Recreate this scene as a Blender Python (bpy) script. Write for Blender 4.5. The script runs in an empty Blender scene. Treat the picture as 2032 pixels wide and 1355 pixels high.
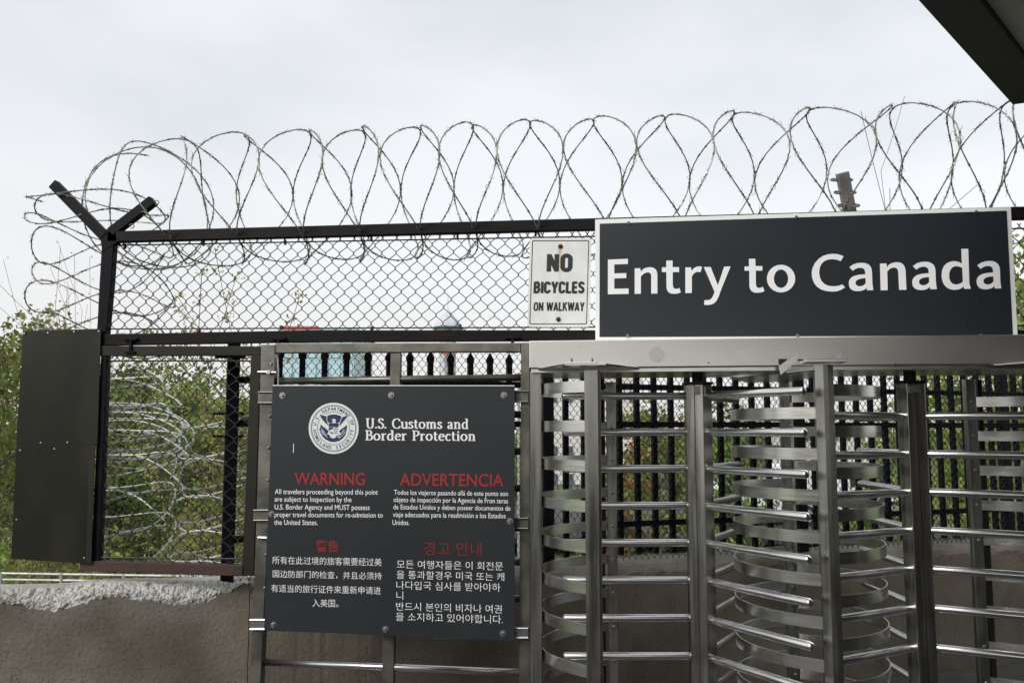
import bpy, bmesh, math, random
from mathutils import Vector, Matrix, noise
R = random.Random(7)
S = bpy.context.scene
COL = S.collection
rad = math.radians

# ------------------------------------------------------------------ camera
F, CX, CY = 1780.0, 1016.0, 677.5
PITCH, YAW, EYE = rad(5.7), rad(7.4), 1.75
rv = Vector((math.cos(YAW), math.sin(YAW), 0))
hv = Vector((-math.sin(YAW), math.cos(YAW), 0))
fv = hv * math.cos(PITCH) + Vector((0, 0, 1)) * math.sin(PITCH)
uv = hv * -math.sin(PITCH) + Vector((0, 0, 1)) * math.cos(PITCH)
CAM = Vector((0, 0, EYE))
cd = bpy.data.cameras.new('camera')
cam = bpy.data.objects.new('camera', cd)
COL.objects.link(cam)
cd.sensor_width = 36.0
cd.lens = F / 2032 * 36.0
cd.clip_start = 0.05
cd.clip_end = 3000
cam.matrix_world = Matrix((rv.to_4d(), uv.to_4d(), (-fv).to_4d(), (0, 0, 0, 1))).transposed() @ Matrix.Identity(4)
cam.matrix_world = Matrix.Translation(CAM) @ Matrix((rv, uv, -fv)).transposed().to_4x4()
S.camera = cam

def ray(px, py):
    return fv + rv * ((px - CX) / F) + uv * ((CY - py) / F)
def at(px, py, Y):                      # the point of the plane y = Y seen at this place of the photograph
    d = ray(px, py)
    return CAM + d * (Y / d.y)
def far(px, py, Z):                     # a point Z metres ahead of the camera
    return CAM + ray(px, py) * Z
def onplane(px, py, p0, n):
    d = ray(px, py)
    return CAM + d * ((p0 - CAM).dot(n) / d.dot(n))

# ------------------------------------------------------------------ world and light
W = bpy.data.worlds.new('World'); S.world = W; W.use_nodes = True
nt = W.node_tree; nt.nodes.clear()
SUN_EL, SUN_AZ = rad(34), rad(-148)      # azimuth measured from +y towards +x
out = nt.nodes.new('ShaderNodeOutputWorld')
sky = nt.nodes.new('ShaderNodeTexSky'); sky.sky_type = 'NISHITA'; sky.sun_disc = False
sky.sun_elevation = SUN_EL; sky.sun_rotation = SUN_AZ; sky.dust_density = 4.0; sky.air_density = 1.0
hsv = nt.nodes.new('ShaderNodeHueSaturation'); hsv.inputs['Saturation'].default_value = 0.35
b1 = nt.nodes.new('ShaderNodeBackground'); b1.inputs[1].default_value = 0.05
nt.links.new(sky.outputs[0], hsv.inputs['Color']); nt.links.new(hsv.outputs[0], b1.inputs[0])
tc = nt.nodes.new('ShaderNodeTexCoord'); mp = nt.nodes.new('ShaderNodeMapping')
mp.inputs['Scale'].default_value = (1.0, 1.0, 2.6)
nz = nt.nodes.new('ShaderNodeTexNoise'); nz.inputs['Scale'].default_value = 1.7; nz.inputs['Detail'].default_value = 5; nz.inputs['Roughness'].default_value = .5
cr = nt.nodes.new('ShaderNodeValToRGB')
cr.color_ramp.elements[0].position = .36; cr.color_ramp.elements[0].color = (.515, .54, .575, 1)
cr.color_ramp.elements[1].position = .64; cr.color_ramp.elements[1].color = (.70, .718, .735, 1)
sx = nt.nodes.new('ShaderNodeSeparateXYZ')
hr = nt.nodes.new('ShaderNodeMapRange'); hr.inputs[1].default_value = 0.0; hr.inputs[2].default_value = .30; hr.inputs[3].default_value = 1; hr.inputs[4].default_value = 0
mx = nt.nodes.new('ShaderNodeMixRGB'); mx.inputs[2].default_value = (.73, .715, .70, 1)
b2 = nt.nodes.new('ShaderNodeBackground'); b2.inputs[1].default_value = 1.0
ad = nt.nodes.new('ShaderNodeAddShader')
L = nt.links.new
L(tc.outputs['Generated'], mp.inputs[0]); L(mp.outputs[0], nz.inputs['Vector']); L(nz.outputs[0], cr.inputs[0])
L(tc.outputs['Generated'], sx.inputs[0]); L(sx.outputs[2], hr.inputs[0]); L(hr.outputs[0], mx.inputs[0]); L(cr.outputs[0], mx.inputs[1])
L(mx.outputs[0], b2.inputs[0]); L(b1.outputs[0], ad.inputs[0]); L(b2.outputs[0], ad.inputs[1]); L(ad.outputs[0], out.inputs[0])
sl = bpy.data.lights.new('sun', 'SUN'); sl.energy = 1.5; sl.angle = rad(20); sl.color = (1, .97, .93)
so = bpy.data.objects.new('sun', sl); COL.objects.link(so)
sd = Vector((math.sin(SUN_AZ) * math.cos(SUN_EL), math.cos(SUN_AZ) * math.cos(SUN_EL), math.sin(SUN_EL)))
so.rotation_euler = sd.to_track_quat('Z', 'Y').to_euler(); so.location = sd * 40
S.view_settings.view_transform = 'Standard'; S.view_settings.look = 'None'
S.view_settings.exposure = 0.08; S.view_settings.gamma = 1
S.view_settings.use_curve_mapping = False
S.cycles.max_bounces = 8; S.cycles.diffuse_bounces = 3; S.cycles.glossy_bounces = 4

# ------------------------------------------------------------------ materials
def mat(name, col, rough=.6, metal=0.0, col2=None, scale=6.0, thr=(.4, .6), rough2=None, bump=0.0, bscale=60.0, stretch=None, detail=6, col3=None, thr3=(.55, .7), scale3=2.0, spec=None, coat=0):
    m = bpy.data.materials.new(name); m.use_nodes = True
    n = m.node_tree.nodes; l = m.node_tree.links.new
    p = n['Principled BSDF']
    p.inputs['Base Color'].default_value = (*col, 1); p.inputs['Roughness'].default_value = rough; p.inputs['Metallic'].default_value = metal
    if spec is not None: p.inputs['Specular IOR Level'].default_value = spec
    if coat: p.inputs['Coat Weight'].default_value = coat; p.inputs['Coat Roughness'].default_value = .12
    c = n.new('ShaderNodeTexCoord'); mpn = n.new('ShaderNodeMapping'); l(c.outputs['Object'], mpn.inputs[0])
    if stretch: mpn.inputs['Scale'].default_value = stretch
    src = None
    if col2 is not None:
        t = n.new('ShaderNodeTexNoise'); t.inputs['Scale'].default_value = scale; t.inputs['Detail'].default_value = detail
        l(mpn.outputs[0], t.inputs['Vector'])
        r = n.new('ShaderNodeValToRGB'); r.color_ramp.elements[0].position = thr[0]; r.color_ramp.elements[1].position = thr[1]
        r.color_ramp.elements[0].color = (*col, 1); r.color_ramp.elements[1].color = (*col2, 1)
        l(t.outputs[0], r.inputs[0]); src = r.outputs[0]
        if rough2 is not None:
            rr = n.new('ShaderNodeMapRange'); rr.inputs[1].default_value = thr[0]; rr.inputs[2].default_value = thr[1]; rr.inputs[3].default_value = rough; rr.inputs[4].default_value = rough2
            l(t.outputs[0], rr.inputs[0]); l(rr.outputs[0], p.inputs['Roughness'])
    if col3 is not None:
        t3 = n.new('ShaderNodeTexNoise'); t3.inputs['Scale'].default_value = scale3; t3.inputs['Detail'].default_value = 4
        l(c.outputs['Object'], t3.inputs['Vector'])
        m3 = n.new('ShaderNodeMapRange'); m3.inputs[1].default_value = thr3[0]; m3.inputs[2].default_value = thr3[1]
        l(t3.outputs[0], m3.inputs[0])
        mxx = n.new('ShaderNodeMixRGB'); mxx.inputs[2].default_value = (*col3, 1); l(m3.outputs[0], mxx.inputs[0])
        if src: l(src, mxx.inputs[1])
        else: mxx.inputs[1].default_value = (*col, 1)
        src = mxx.outputs[0]
    if src: l(src, p.inputs['Base Color'])
    if bump:
        tb = n.new('ShaderNodeTexNoise'); tb.inputs['Scale'].default_value = bscale; tb.inputs['Detail'].default_value = 8
        l(mpn.outputs[0], tb.inputs['Vector'])
        bn = n.new('ShaderNodeBump'); bn.inputs['Strength'].default_value = bump; bn.inputs['Distance'].default_value = .01
        l(tb.outputs[0], bn.inputs['Height']); l(bn.outputs[0], p.inputs['Normal'])
    return m

M = {}
M['black'] = mat('black_painted_steel', (.005, .005, .008), .5, 0, (.012, .010, .010), 9, (.5, .7), .65, .15, 90, spec=.1)
M['rustrail'] = mat('rusty_black_steel', (.008, .007, .008), .5, 0, (.035, .014, .011), 4, (.56, .72), .7, .25, 70, stretch=(.5, 1, 2.5), spec=.12)
M['rustbeam'] = mat('rust_brown_steel', (.05, .022, .018), .7, 0, (.022, .014, .012), 5, (.45, .6), .6, .3, 70)
M['olive'] = mat('dark_olive_steel', (.018, .017, .013), .5, .1, (.028, .024, .018), 3, (.4, .65), .55, .06, 40, spec=.2)
M['plate'] = mat('dark_sheet_metal', (.007, .009, .005), .38, .1, (.024, .022, .013), 2.4, (.42, .75), .5, .06, 25, stretch=(1, 1, .35), spec=.25)
M['steel'] = mat('brushed_stainless', (.31, .305, .285), .22, 1, (.42, .415, .39), 30, (.35, .65), .36, .05, 120, stretch=(1, 1, .06), col3=(.24, .21, .16), thr3=(.55, .8), scale3=5)
M['steelh'] = mat('brushed_stainless_bar', (.66, .655, .64), .18, 1, (.78, .775, .76), 40, (.35, .65), .28, .04, 120, stretch=(.05, .05, 1))
M['header'] = mat('stainless_header_sheet', (.74, .74, .70), .24, 1, (.80, .80, .76), 3, (.3, .7), .32, .02, 60, stretch=(.2, 1, 1))
M['capsteel'] = mat('polished_cap_plate', (.45, .45, .42), .10, 1)
M['strip'] = mat('stainless_strip', (.68, .675, .65), .20, 1, (.78, .775, .75), 30, (.3, .7), .27, .02, 60, stretch=(.25, .25, 2))
M['barrier'] = mat('weathered_steel_frame', (.13, .128, .112), .36, .85, (.20, .19, .165), 8, (.4, .65), .5, .08, 60)
M['link'] = mat('black_coated_wire', (.008, .009, .008), .5, 0, (.018, .015, .012), 30, (.5, .7))
M['linkgrey'] = mat('dark_mesh_wire', (.010, .010, .014), .3, .3)
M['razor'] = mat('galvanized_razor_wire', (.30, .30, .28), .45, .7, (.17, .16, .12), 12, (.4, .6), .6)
M['razorlit'] = mat('lit_galvanized_wire', (.8, .8, .77), .5, .35, (.62, .62, .58), 12, (.4, .6))  # pale copy of the razor wire, the light on it put into the colour
M['charcoal'] = mat('charcoal_sign_face', (.018, .022, .026), .42, 0, (.022, .026, .030), 2.2, (.3, .7), .45, .01, 5, spec=.35)
M['glosschar'] = mat('glossy_charcoal_face', (.017, .022, .027), .20, 0, (.020, .025, .029), .9, (.15, .85), .40, .015, 2.5, spec=.5)
M['signwhite'] = mat('white_sign_vinyl', (.86, .87, .87), .45)
M['rivetw'] = mat('pale_rivet', (.5, .5, .48), .4, .5)
M['txt'] = mat('white_lettering', (.84, .85, .86), .6)
M['red'] = mat('red_lettering', (.36, .012, .012), .6)
M['reddark'] = mat('dark_red_lettering', (.20, .010, .012), .6)
M['galv'] = mat('galvanized_bolt', (.42, .43, .43), .35, .9, (.3, .3, .3), 80)
M['chrome'] = mat('zinc_strut', (.5, .53, .53), .28, 1)
M['navy'] = mat('navy_ink', (.010, .020, .085), .5)
M['sealwhite'] = mat('seal_white', (.74, .78, .77), .5)
M['sealgrey'] = mat('seal_grey_ring', (.25, .31, .30), .5)
M['sealred'] = mat('seal_red_line', (.16, .02, .03), .5)
M['sealblue'] = mat('seal_blue', (.015, .08, .19), .5)
M['sealgreen'] = mat('seal_green', (.05, .11, .02), .5)
M['inkblack'] = mat('black_ink', (.010, .011, .012), .5)
M['rustbolt'] = mat('rusty_bolt', (.09, .025, .012), .6, .2, (.05, .015, .01), 60)
M['bark'] = mat('tree_bark', (.07, .06, .045), .9, 0, (.12, .105, .085), 9, (.4, .6), bump=.5, bscale=20, stretch=(1, 1, .2))
M['twig'] = mat('thin_twig', (.10, .085, .07), .9)
M['canopyd'] = mat('dark_canopy_paint', (.012, .012, .013), .5, 0, (.018, .018, .018), 3)
M['soffit'] = mat('grey_soffit_panel', (.55, .54, .48), .7, 0, (.42, .41, .35), 2.5, (.45, .7))
M['insul'] = mat('grey_arm_paint', (.24, .24, .24), .5, .3, (.17, .165, .16), 9)
M['grass'] = mat('bank_grass', (.06, .10, .025), .95, 0, (.10, .14, .04), 2.5, (.4, .6), bump=.6, bscale=30, col3=(.05, .07, .03), scale3=.12)
M['rail'] = mat('pale_galvanized_rail', (.5, .5, .48), .5, .4, (.36, .36, .34), 12)
M['asphalt'] = mat('asphalt', (.05, .05, .05), .9, 0, (.07, .07, .068), 30, bump=.3)
M['pave'] = mat('dark_walkway_asphalt', (.055, .053, .05), .85, 0, (.08, .077, .072), 3, (.35, .65), bump=.3, bscale=60)
def leafmat(name, c1, c2):
    m = mat(name, c1, .55, 0, c2, 1.6, (.38, .62))
    n = m.node_tree.nodes; l = m.node_tree.links.new; p = n['Principled BSDF']
    tr = n.new('ShaderNodeBsdfTranslucent'); ms = n.new('ShaderNodeMixShader'); ms.inputs[0].default_value = .4
    for lk in p.inputs['Base Color'].links: l(lk.from_socket, tr.inputs[0])
    o = n['Material Output']; l(p.outputs[0], ms.inputs[1]); l(tr.outputs[0], ms.inputs[2]); l(ms.outputs[0], o.inputs[0])
    return m
M['lgreen'] = leafmat('green_leaves', (.14, .20, .045), (.25, .32, .09))
M['ldark'] = leafmat('dark_and_shaded_leaves', (.045, .075, .02), (.09, .13, .035))  # dark green leaves, also standing in for shadow inside the foliage
M['lyel'] = leafmat('yellowing_leaves', (.30, .31, .07), (.40, .37, .12))
M['lbright'] = leafmat('bright_green_leaves', (.19, .33, .05), (.32, .44, .10))
M['lrust'] = leafmat('rust_leaves', (.24, .17, .08), (.32, .22, .11))
M['lred'] = leafmat('red_leaves', (.38, .05, .035), (.32, .10, .06))
M['lorange'] = leafmat('orange_leaves', (.6, .14, .02), (.5, .2, .04))

def concrete(name, c1, c2, c3, spots, bumpk=.5):
    m = mat(name, c1, .9, 0, c2, 3.5, (.35, .65), bump=bumpk, bscale=45, col3=c3, thr3=(.5, .72), scale3=1.3)
    n = m.node_tree.nodes; l = m.node_tree.links.new; p = n['Principled BSDF']
    src = p.inputs['Base Color'].links[0].from_socket
    c = n.new('ShaderNodeTexCoord')
    for sc, th, colr in spots:
        v = n.new('ShaderNodeTexVoronoi'); v.inputs['Scale'].default_value = sc; l(c.outputs['Object'], v.inputs['Vector'])
        g = n.new('ShaderNodeTexNoise'); g.inputs['Scale'].default_value = sc * .35; l(c.outputs['Object'], g.inputs['Vector'])
        a = n.new('ShaderNodeMath'); a.operation = 'LESS_THAN'; a.inputs[1].default_value = th; l(v.outputs['Distance'], a.inputs[0])
        b = n.new('ShaderNodeMath'); b.operation = 'GREATER_THAN'; b.inputs[1].default_value = .52; l(g.outputs[0], b.inputs[0])
        k = n.new('ShaderNodeMath'); k.operation = 'MULTIPLY'; l(a.outputs[0], k.inputs[0]); l(b.outputs[0], k.inputs[1])
        mm = n.new('ShaderNodeMixRGB'); mm.inputs[2].default_value = (*colr, 1); l(k.outputs[0], mm.inputs[0]); l(src, mm.inputs[1]); src = mm.outputs[0]
    l(src, p.inputs['Base Color'])
    return m
M['conc'] = concrete('brown_grey_concrete', (.14, .122, .095), (.235, .21, .17), (.10, .086, .066), [(55, .17, (.028, .024, .018)), (90, .12, (.42, .38, .31)), (22, .06, (.03, .025, .02)), (130, .22, (.05, .042, .032)), (34, .10, (.025, .02, .016))])
M['concd'] = concrete('shade_toned_concrete', (.155, .13, .098), (.225, .195, .15), (.11, .092, .068), [(42, .16, (.02, .018, .014)), (60, .12, (.34, .31, .25))])  # separate copy of the wall concrete, its tone set for canopy shade
M['chip'] = concrete('broken_concrete_aggregate', (.36, .345, .305), (.55, .54, .51), (.29, .26, .20), [(70, .26, (.17, .15, .12)), (110, .2, (.78, .76, .72)), (40, .16, (.24, .21, .16))], 1.0)

# ------------------------------------------------------------------ mesh helpers
class MB:
    def __init__(s): s.v = []; s.f = []; s.m = []
    def add(s, vs, fs, mi=0):
        k = len(s.v); s.v += [tuple(v) for v in vs]
        for f in fs: s.f.append(tuple(i + k for i in f)); s.m.append(mi)
    def prism(s, front, off, mi=0):              # polygon and its copy moved by the vector off
        n = len(front); off = Vector(off)
        vs = [Vector(p) for p in front] + [Vector(p) + off for p in front]
        fs = [tuple(range(n)), tuple(reversed(range(n, 2 * n)))]
        fs += [(j, i, i + n, j + n) for i, j in ((i, (i + 1) % n) for i in range(n))]
        s.add(vs, fs, mi)
    def box(s, c, h, ax=None, mi=0):
        c = Vector(c); ax = ax or (Vector((1, 0, 0)), Vector((0, 1, 0)), Vector((0, 0, 1)))
        vs = [c + ax[0] * h[0] * a + ax[1] * h[1] * b + ax[2] * h[2] * d for a in (-1, 1) for b in (-1, 1) for d in (-1, 1)]
        s.add(vs, [(0, 1, 3, 2), (4, 6, 7, 5), (0, 4, 5, 1), (2, 3, 7, 6), (0, 2, 6, 4), (1, 5, 7, 3)], mi)
    def tube(s, pts, r, n=6, mi=0, cap=True, closed=False, rr=None, ph=0):
        pts = [Vector(p) for p in pts]; N = len(pts); rings = []
        up = Vector((0, 0, 1)); prev = None
        for i, p in enumerate(pts):
            a = pts[(i - 1) % N] if (closed or i > 0) else p
            b = pts[(i + 1) % N] if (closed or i < N - 1) else p
            t = (b - a); t = t.normalized() if t.length > 1e-9 else Vector((0, 0, 1))
            if prev is None:
                x = t.cross(up)
                if x.length < .1: x = t.cross(Vector((1, 0, 0)))
            else: x = prev - t * prev.dot(t)
            x.normalize(); prev = x; y = t.cross(x); q = rr[i] if rr else r
            rings.append([p + (x * math.cos(ph + 2 * math.pi * k / n) + y * math.sin(ph + 2 * math.pi * k / n)) * q for k in range(n)])
        vs = [v for g in rings for v in g]; fs = []
        for i in range(N if closed else N - 1):
            j = (i + 1) % N
            for k in range(n):
                k2 = (k + 1) % n
                fs.append((i * n + k, i * n + k2, j * n + k2, j * n + k))
        if cap and not closed: fs += [tuple(reversed(range(n))), tuple(range((N - 1) * n, N * n))]
        s.add(vs, fs, mi)
    def build(s, name, mats, parent=None, smooth=False, bevel=0):
        me = bpy.data.meshes.new(name); me.from_pydata(s.v, [], s.f); me.update()
        for m in (mats if isinstance(mats, (list, tuple)) else [mats]): me.materials.append(m)
        me.polygons.foreach_set('material_index', s.m)
        if smooth: me.polygons.foreach_set('use_smooth', [True] * len(s.f))
        bm = bmesh.new(); bm.from_mesh(me); bmesh.ops.recalc_face_normals(bm, faces=bm.faces)
        if bevel: bmesh.ops.bevel(bm, geom=list(bm.edges), offset=bevel, segments=2, affect='EDGES', profile=.5)
        bm.to_mesh(me); bm.free()
        o = bpy.data.objects.new(name, me); COL.objects.link(o)
        if parent:
            if parent.get('_loc') is not None: pass
            o.parent = parent; o.matrix_parent_inverse = parent.matrix_world.inverted()
        return o
def thing(name, label, cat, loc=(0, 0, 0), group=None):
    o = bpy.data.objects.new(name, None); COL.objects.link(o); o.location = loc
    o.empty_display_size = .1
    o.matrix_world = Matrix.Translation(Vector(loc))
    o['label'] = label; o['category'] = cat
    if group: o['group'] = group
    return o
def tag(o, label, cat, group=None):
    o['label'] = label; o['category'] = cat
    if group: o['group'] = group
    return o
def struct(o): o['kind'] = 'structure'; return o
def quadpx(pts, Y, depth, mb=None):
    mb = mb or MB(); mb.prism([at(x, y, Y) for x, y in pts], (0, depth, 0)); return mb
def lerp(a, b, t): return a + (b - a) * t

# ------------------------------------------------------------------ lettering helpers
def fontmesh(body, offset=0.0, space=1.0):
    cu = bpy.data.curves.new('t', 'FONT'); cu.body = body; cu.offset = offset; cu.resolution_u = 4; cu.space_character = space
    ob = bpy.data.objects.new('t', cu); COL.objects.link(ob)
    dg = bpy.context.evaluated_depsgraph_get()
    me = bpy.data.meshes.new_from_object(ob.evaluated_get(dg))
    vs = [v.co.copy() for v in me.vertices]; fs = [tuple(p.vertices) for p in me.polygons]
    bpy.data.objects.remove(ob); bpy.data.curves.remove(cu); bpy.data.meshes.remove(me)
    return vs, fs
def boxmap(vs, xl, xr, yt, yb, slope=0.0, lean=0.0):
    x0 = min(v.x for v in vs); x1 = max(v.x for v in vs); y0 = min(v.y for v in vs); y1 = max(v.y for v in vs)
    o = []
    for v in vs:
        a = (v.x - x0) / (x1 - x0); b = (v.y - y0) / (y1 - y0)
        X = xl + a * (xr - xl); Yp = yb + (yt - yb) * b + slope * (X - xl)
        o.append((X + lean * (b - .5), Yp, v.z))
    return o
def ribbon(pts, wf, z, closed=False):
    # flat ribbon along pts; wf(dir) gives the width; z staggers the depth
    n = len(pts); vs = []; fs = []
    for i, p in enumerate(pts):
        a = pts[(i - 1) % n] if (closed or i > 0) else p; b = pts[(i + 1) % n] if (closed or i < n - 1) else p
        d = Vector((b[0] - a[0], b[1] - a[1])); d.normalize(); w = wf(d) / 2
        # mitre
        if (closed or 0 < i < n - 1):
            d1 = Vector((p[0] - a[0], p[1] - a[1])).normalized(); k = max(.6, abs(d1.dot(d))); w /= k
        nx, ny = -d.y * w, d.x * w
        vs += [Vector((p[0] + nx, p[1] + ny, z)), Vector((p[0] - nx, p[1] - ny, z))]
    for i in range(n if closed else n - 1):
        j = (i + 1) % n; fs.append((2 * i, 2 * i + 1, 2 * j + 1, 2 * j))
    return vs, fs
def smoothpts(pts, k=5, closed=False):
    n = len(pts); o = []
    rng = range(n if closed else n - 1)
    for i in rng:
        p0 = pts[(i - 1) % n] if (closed or i > 0) else pts[i]; p1 = pts[i]; p2 = pts[(i + 1) % n]
        p3 = pts[(i + 2) % n] if (closed or i + 2 < n) else p2
        for j in range(k):
            t = j / k
            o.append(tuple(.5 * (2 * p1[c] + (p2[c] - p0[c]) * t + (2 * p0[c] - 5 * p1[c] + 4 * p2[c] - p3[c]) * t * t + (3 * p1[c] - p0[c] - 3 * p2[c] + p3[c]) * t ** 3) for c in (0, 1)))
    if not closed: o.append(pts[-1])
    return o
def C(*p): return ('c', list(p))       # smooth stroke
def Ls(*p): return ('l', list(p))      # straight stroke
def Oc(cx, cy, rx, ry): return ('o', [(cx + rx * math.cos(2 * math.pi * i / 24), cy + ry * math.sin(2 * math.pi * i / 24)) for i in range(24)])
def H(x, y, w=.16): return ('h', [(x - w, y), (x + w, y)])
SERIF = {
 'U': (.86, [C((.2, .97), (.2, .4), (.25, .12), (.43, .02), (.6, .1), (.66, .35), (.66, .97)), H(.2, .97), H(.66, .97, .13)]),
 'S': (.58, [C((.47, .78), (.4, .93), (.27, .97), (.13, .88), (.11, .72), (.25, .58), (.42, .45), (.48, .27), (.41, .08), (.25, .02), (.11, .07), (.06, .24))]),
 '.': (.26, [Ls((.1, 0), (.1, .15))]),
 'C': (.78, [C((.7, .75), (.63, .91), (.45, .97), (.2, .86), (.09, .5), (.2, .13), (.45, .02), (.64, .08), (.73, .24))]),
 'B': (.72, [Ls((.2, 0), (.2, 1)), C((.2, .97), (.42, .96), (.53, .87), (.54, .68), (.42, .55), (.2, .53)), C((.4, .54), (.57, .45), (.62, .27), (.52, .07), (.2, .03)), H(.14, .97, .1), H(.14, .03, .1)]),
 'P': (.68, [Ls((.2, 0), (.2, 1)), C((.2, .97), (.42, .96), (.57, .87), (.58, .66), (.45, .49), (.2, .46)), H(.14, .97, .1), H(.2, .03, .15)]),
 'u': (.7, [C((.16, .66), (.16, .24), (.22, .06), (.36, .03), (.52, .14)), Ls((.54, .68), (.54, 0)), H(.1, .65, .09), H(.6, .03, .09), H(.48, .65, .09)]),
 's': (.47, [C((.37, .53), (.31, .65), (.2, .66), (.11, .58), (.12, .46), (.24, .36), (.36, .26), (.36, .11), (.22, .03), (.1, .06), (.06, .18))]),
 't': (.44, [C((.18, .88), (.18, .3), (.2, .1), (.28, .03), (.4, .08)), H(.21, .64, .17)]),
 'o': (.66, [Oc(.32, .34, .23, .31)]),
 'm': (1.02, [Ls((.17, .68), (.17, 0)), C((.17, .5), (.27, .63), (.4, .64), (.48, .52), (.49, .3), (.49, 0)), C((.49, .5), (.59, .63), (.72, .64), (.8, .52), (.81, .3), (.81, 0)), H(.1, .64, .08), H(.17, .03, .13), H(.49, .03, .12), H(.81, .03, .13)]),
 'n': (.7, [Ls((.17, .68), (.17, 0)), C((.17, .5), (.27, .63), (.41, .64), (.5, .52), (.51, .3), (.51, 0)), H(.1, .64, .08), H(.17, .03, .14), H(.51, .03, .14)]),
 'a': (.58, [C((.1, .54), (.2, .65), (.33, .64), (.4, .5), (.4, .12), (.44, .04), (.54, .04)), C((.4, .38), (.22, .33), (.11, .2), (.16, .05), (.28, .04), (.4, .15))]),
 'd': (.68, [Ls((.5, 1.02), (.5, 0)), C((.5, .57), (.4, .65), (.24, .62), (.11, .36), (.18, .08), (.34, .03), (.5, .14)), H(.42, 1.0, .08), H(.56, .03, .08)]),
 'r': (.5, [Ls((.17, .68), (.17, 0)), C((.17, .46), (.25, .6), (.36, .65), (.45, .6)), H(.1, .64, .08), H(.18, .03, .14)]),
 'e': (.58, [C((.12, .38), (.48, .42), (.44, .6), (.3, .66), (.16, .56), (.1, .33), (.18, .09), (.33, .03), (.49, .12))]),
 'c': (.54, [C((.46, .54), (.36, .65), (.22, .62), (.1, .34), (.18, .08), (.33, .03), (.48, .12))]),
 'i': (.36, [Ls((.18, .66), (.18, 0)), Ls((.18, .8), (.18, .95)), H(.11, .64, .08), H(.18, .03, .14)]),
 ' ': (.42, [])}
s_ = .105
def RR(w, h0=0., h1=1.):   # rounded tall ring
    x0, x1, y0, y1 = s_, w - s_, h0 + s_ * .8, h1 - s_ * .8; r = (x1 - x0) / 2
    p = [( (x0 + x1) / 2 + r * math.cos(a), y1 - r + r * math.sin(a)) for a in [math.pi * i / 8 for i in range(9)]]
    p += [((x0 + x1) / 2 + r * math.cos(a), y0 + r + r * math.sin(a)) for a in [math.pi + math.pi * i / 8 for i in range(9)]]
    return ('o', p)
def arc(cx, cy, r, ry, a0, a1, n=8): return [(cx + r * math.cos(rad(lerp(a0, a1, i / n))), cy + ry * math.sin(rad(lerp(a0, a1, i / n)))) for i in range(n + 1)]
COND = {
 'N': (.60, [Ls((s_, 0), (s_, 1)), Ls((.6 - s_, 0), (.6 - s_, 1)), Ls((s_, .96), (.6 - s_, .04))]),
 'O': (.60, [RR(.6)]),
 'I': (.22, [Ls((.11, 0), (.11, 1))]),
 'L': (.46, [Ls((s_, 0), (s_, 1)), ('h', [(s_, .08), (.44, .08)])]),
 'E': (.48, [Ls((s_, 0), (s_, 1)), ('h', [(s_, .08), (.45, .08)]), ('h', [(s_, .92), (.45, .92)]), ('h', [(s_, .51), (.42, .51)])]),
 'C': (.56, [('l', arc(.28, .74, .18, .18, -8, 180) + arc(.28, .26, .18, .18, 180, 368))]),
 'B': (.56, [Ls((s_, 0), (s_, 1)), ('l', [(s_, .92), (.28, .92)] + arc(.28, .73, .15, .19, 90, -90) ), ('l', [(s_, .54), (.28, .54)] + arc(.28, .31, .17, .23, 90, -90) + [(s_, .08)])]),
 'Y': (.58, [Ls((.08, 1), (.29, .42)), Ls((.5, 1), (.29, .42)), Ls((.29, .5), (.29, 0))]),
 'S': (.54, [('l', arc(.27, .75, .165, .17, 0, 180) + [(.13, .62), (.27, .52), (.41, .40)] + arc(.27, .25, .165, .17, 0, -180))]),
 'W': (.84, [Ls((.08, 1), (.24, .02)), Ls((.24, .02), (.42, .95)), Ls((.42, .95), (.6, .02)), Ls((.6, .02), (.76, 1))]),
 'A': (.6, [Ls((.08, 0), (.3, .98)), Ls((.3, .98), (.52, 0)), ('h', [(.18, .26), (.42, .26)])]),
 'K': (.58, [Ls((s_, 0), (s_, 1)), Ls((s_, .38), (.48, 1)), Ls((.24, .58), (.52, 0))]),
 ' ': (.28, [])}
def strokes(body, font, thick, thin, gap=.0):
    x = 0; V = []; Fc = []; z = 0
    for ch in body:
        w, st = font[ch]
        for k, p in st:
            z += 1
            if k == 'c': p = smoothpts(p)
            if k == 'h': wf = lambda d: thin
            elif thick == thin: wf = lambda d: thick
            else: wf = lambda d: thin + (thick - thin) * abs(d.y) ** 1.3
            vs, fs = ribbon([(a + x, b) for a, b in p], wf, (z % 7) * .00012, closed=(k == 'o'))
            b0 = len(V); V += vs; Fc += [tuple(i + b0 for i in f) for f in fs]
        x += w + gap
    return V, Fc
def letter_obj(name, parts, Y, m, parent, thick=0.0):
    # parts: [(px points with z, faces)] laid on the plane y = Y
    mb = MB()
    for vs, fs in parts:
        W3 = []
        for x, y, z in vs:
            p = at(x, y, Y); p.y -= z; W3.append(p)
        mb.add(W3, fs)
    me = bpy.data.meshes.new(name); me.from_pydata(mb.v, [], mb.f); me.materials.append(m); me.update()
    if thick:
        bm = bmesh.new(); bm.from_mesh(me)
        ex = bmesh.ops.extrude_face_region(bm, geom=bm.faces[:])
        vv = [g for g in ex['geom'] if isinstance(g, bmesh.types.BMVert)]
        bmesh.ops.translate(bm, verts=vv, vec=(0, -thick, 0)); bmesh.ops.recalc_face_normals(bm, faces=bm.faces)
        bm.to_mesh(me); bm.free()
    o = bpy.data.objects.new(name, me); COL.objects.link(o); o.parent = parent; o.matrix_parent_inverse = parent.matrix_world.inverted()
    return o
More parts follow.
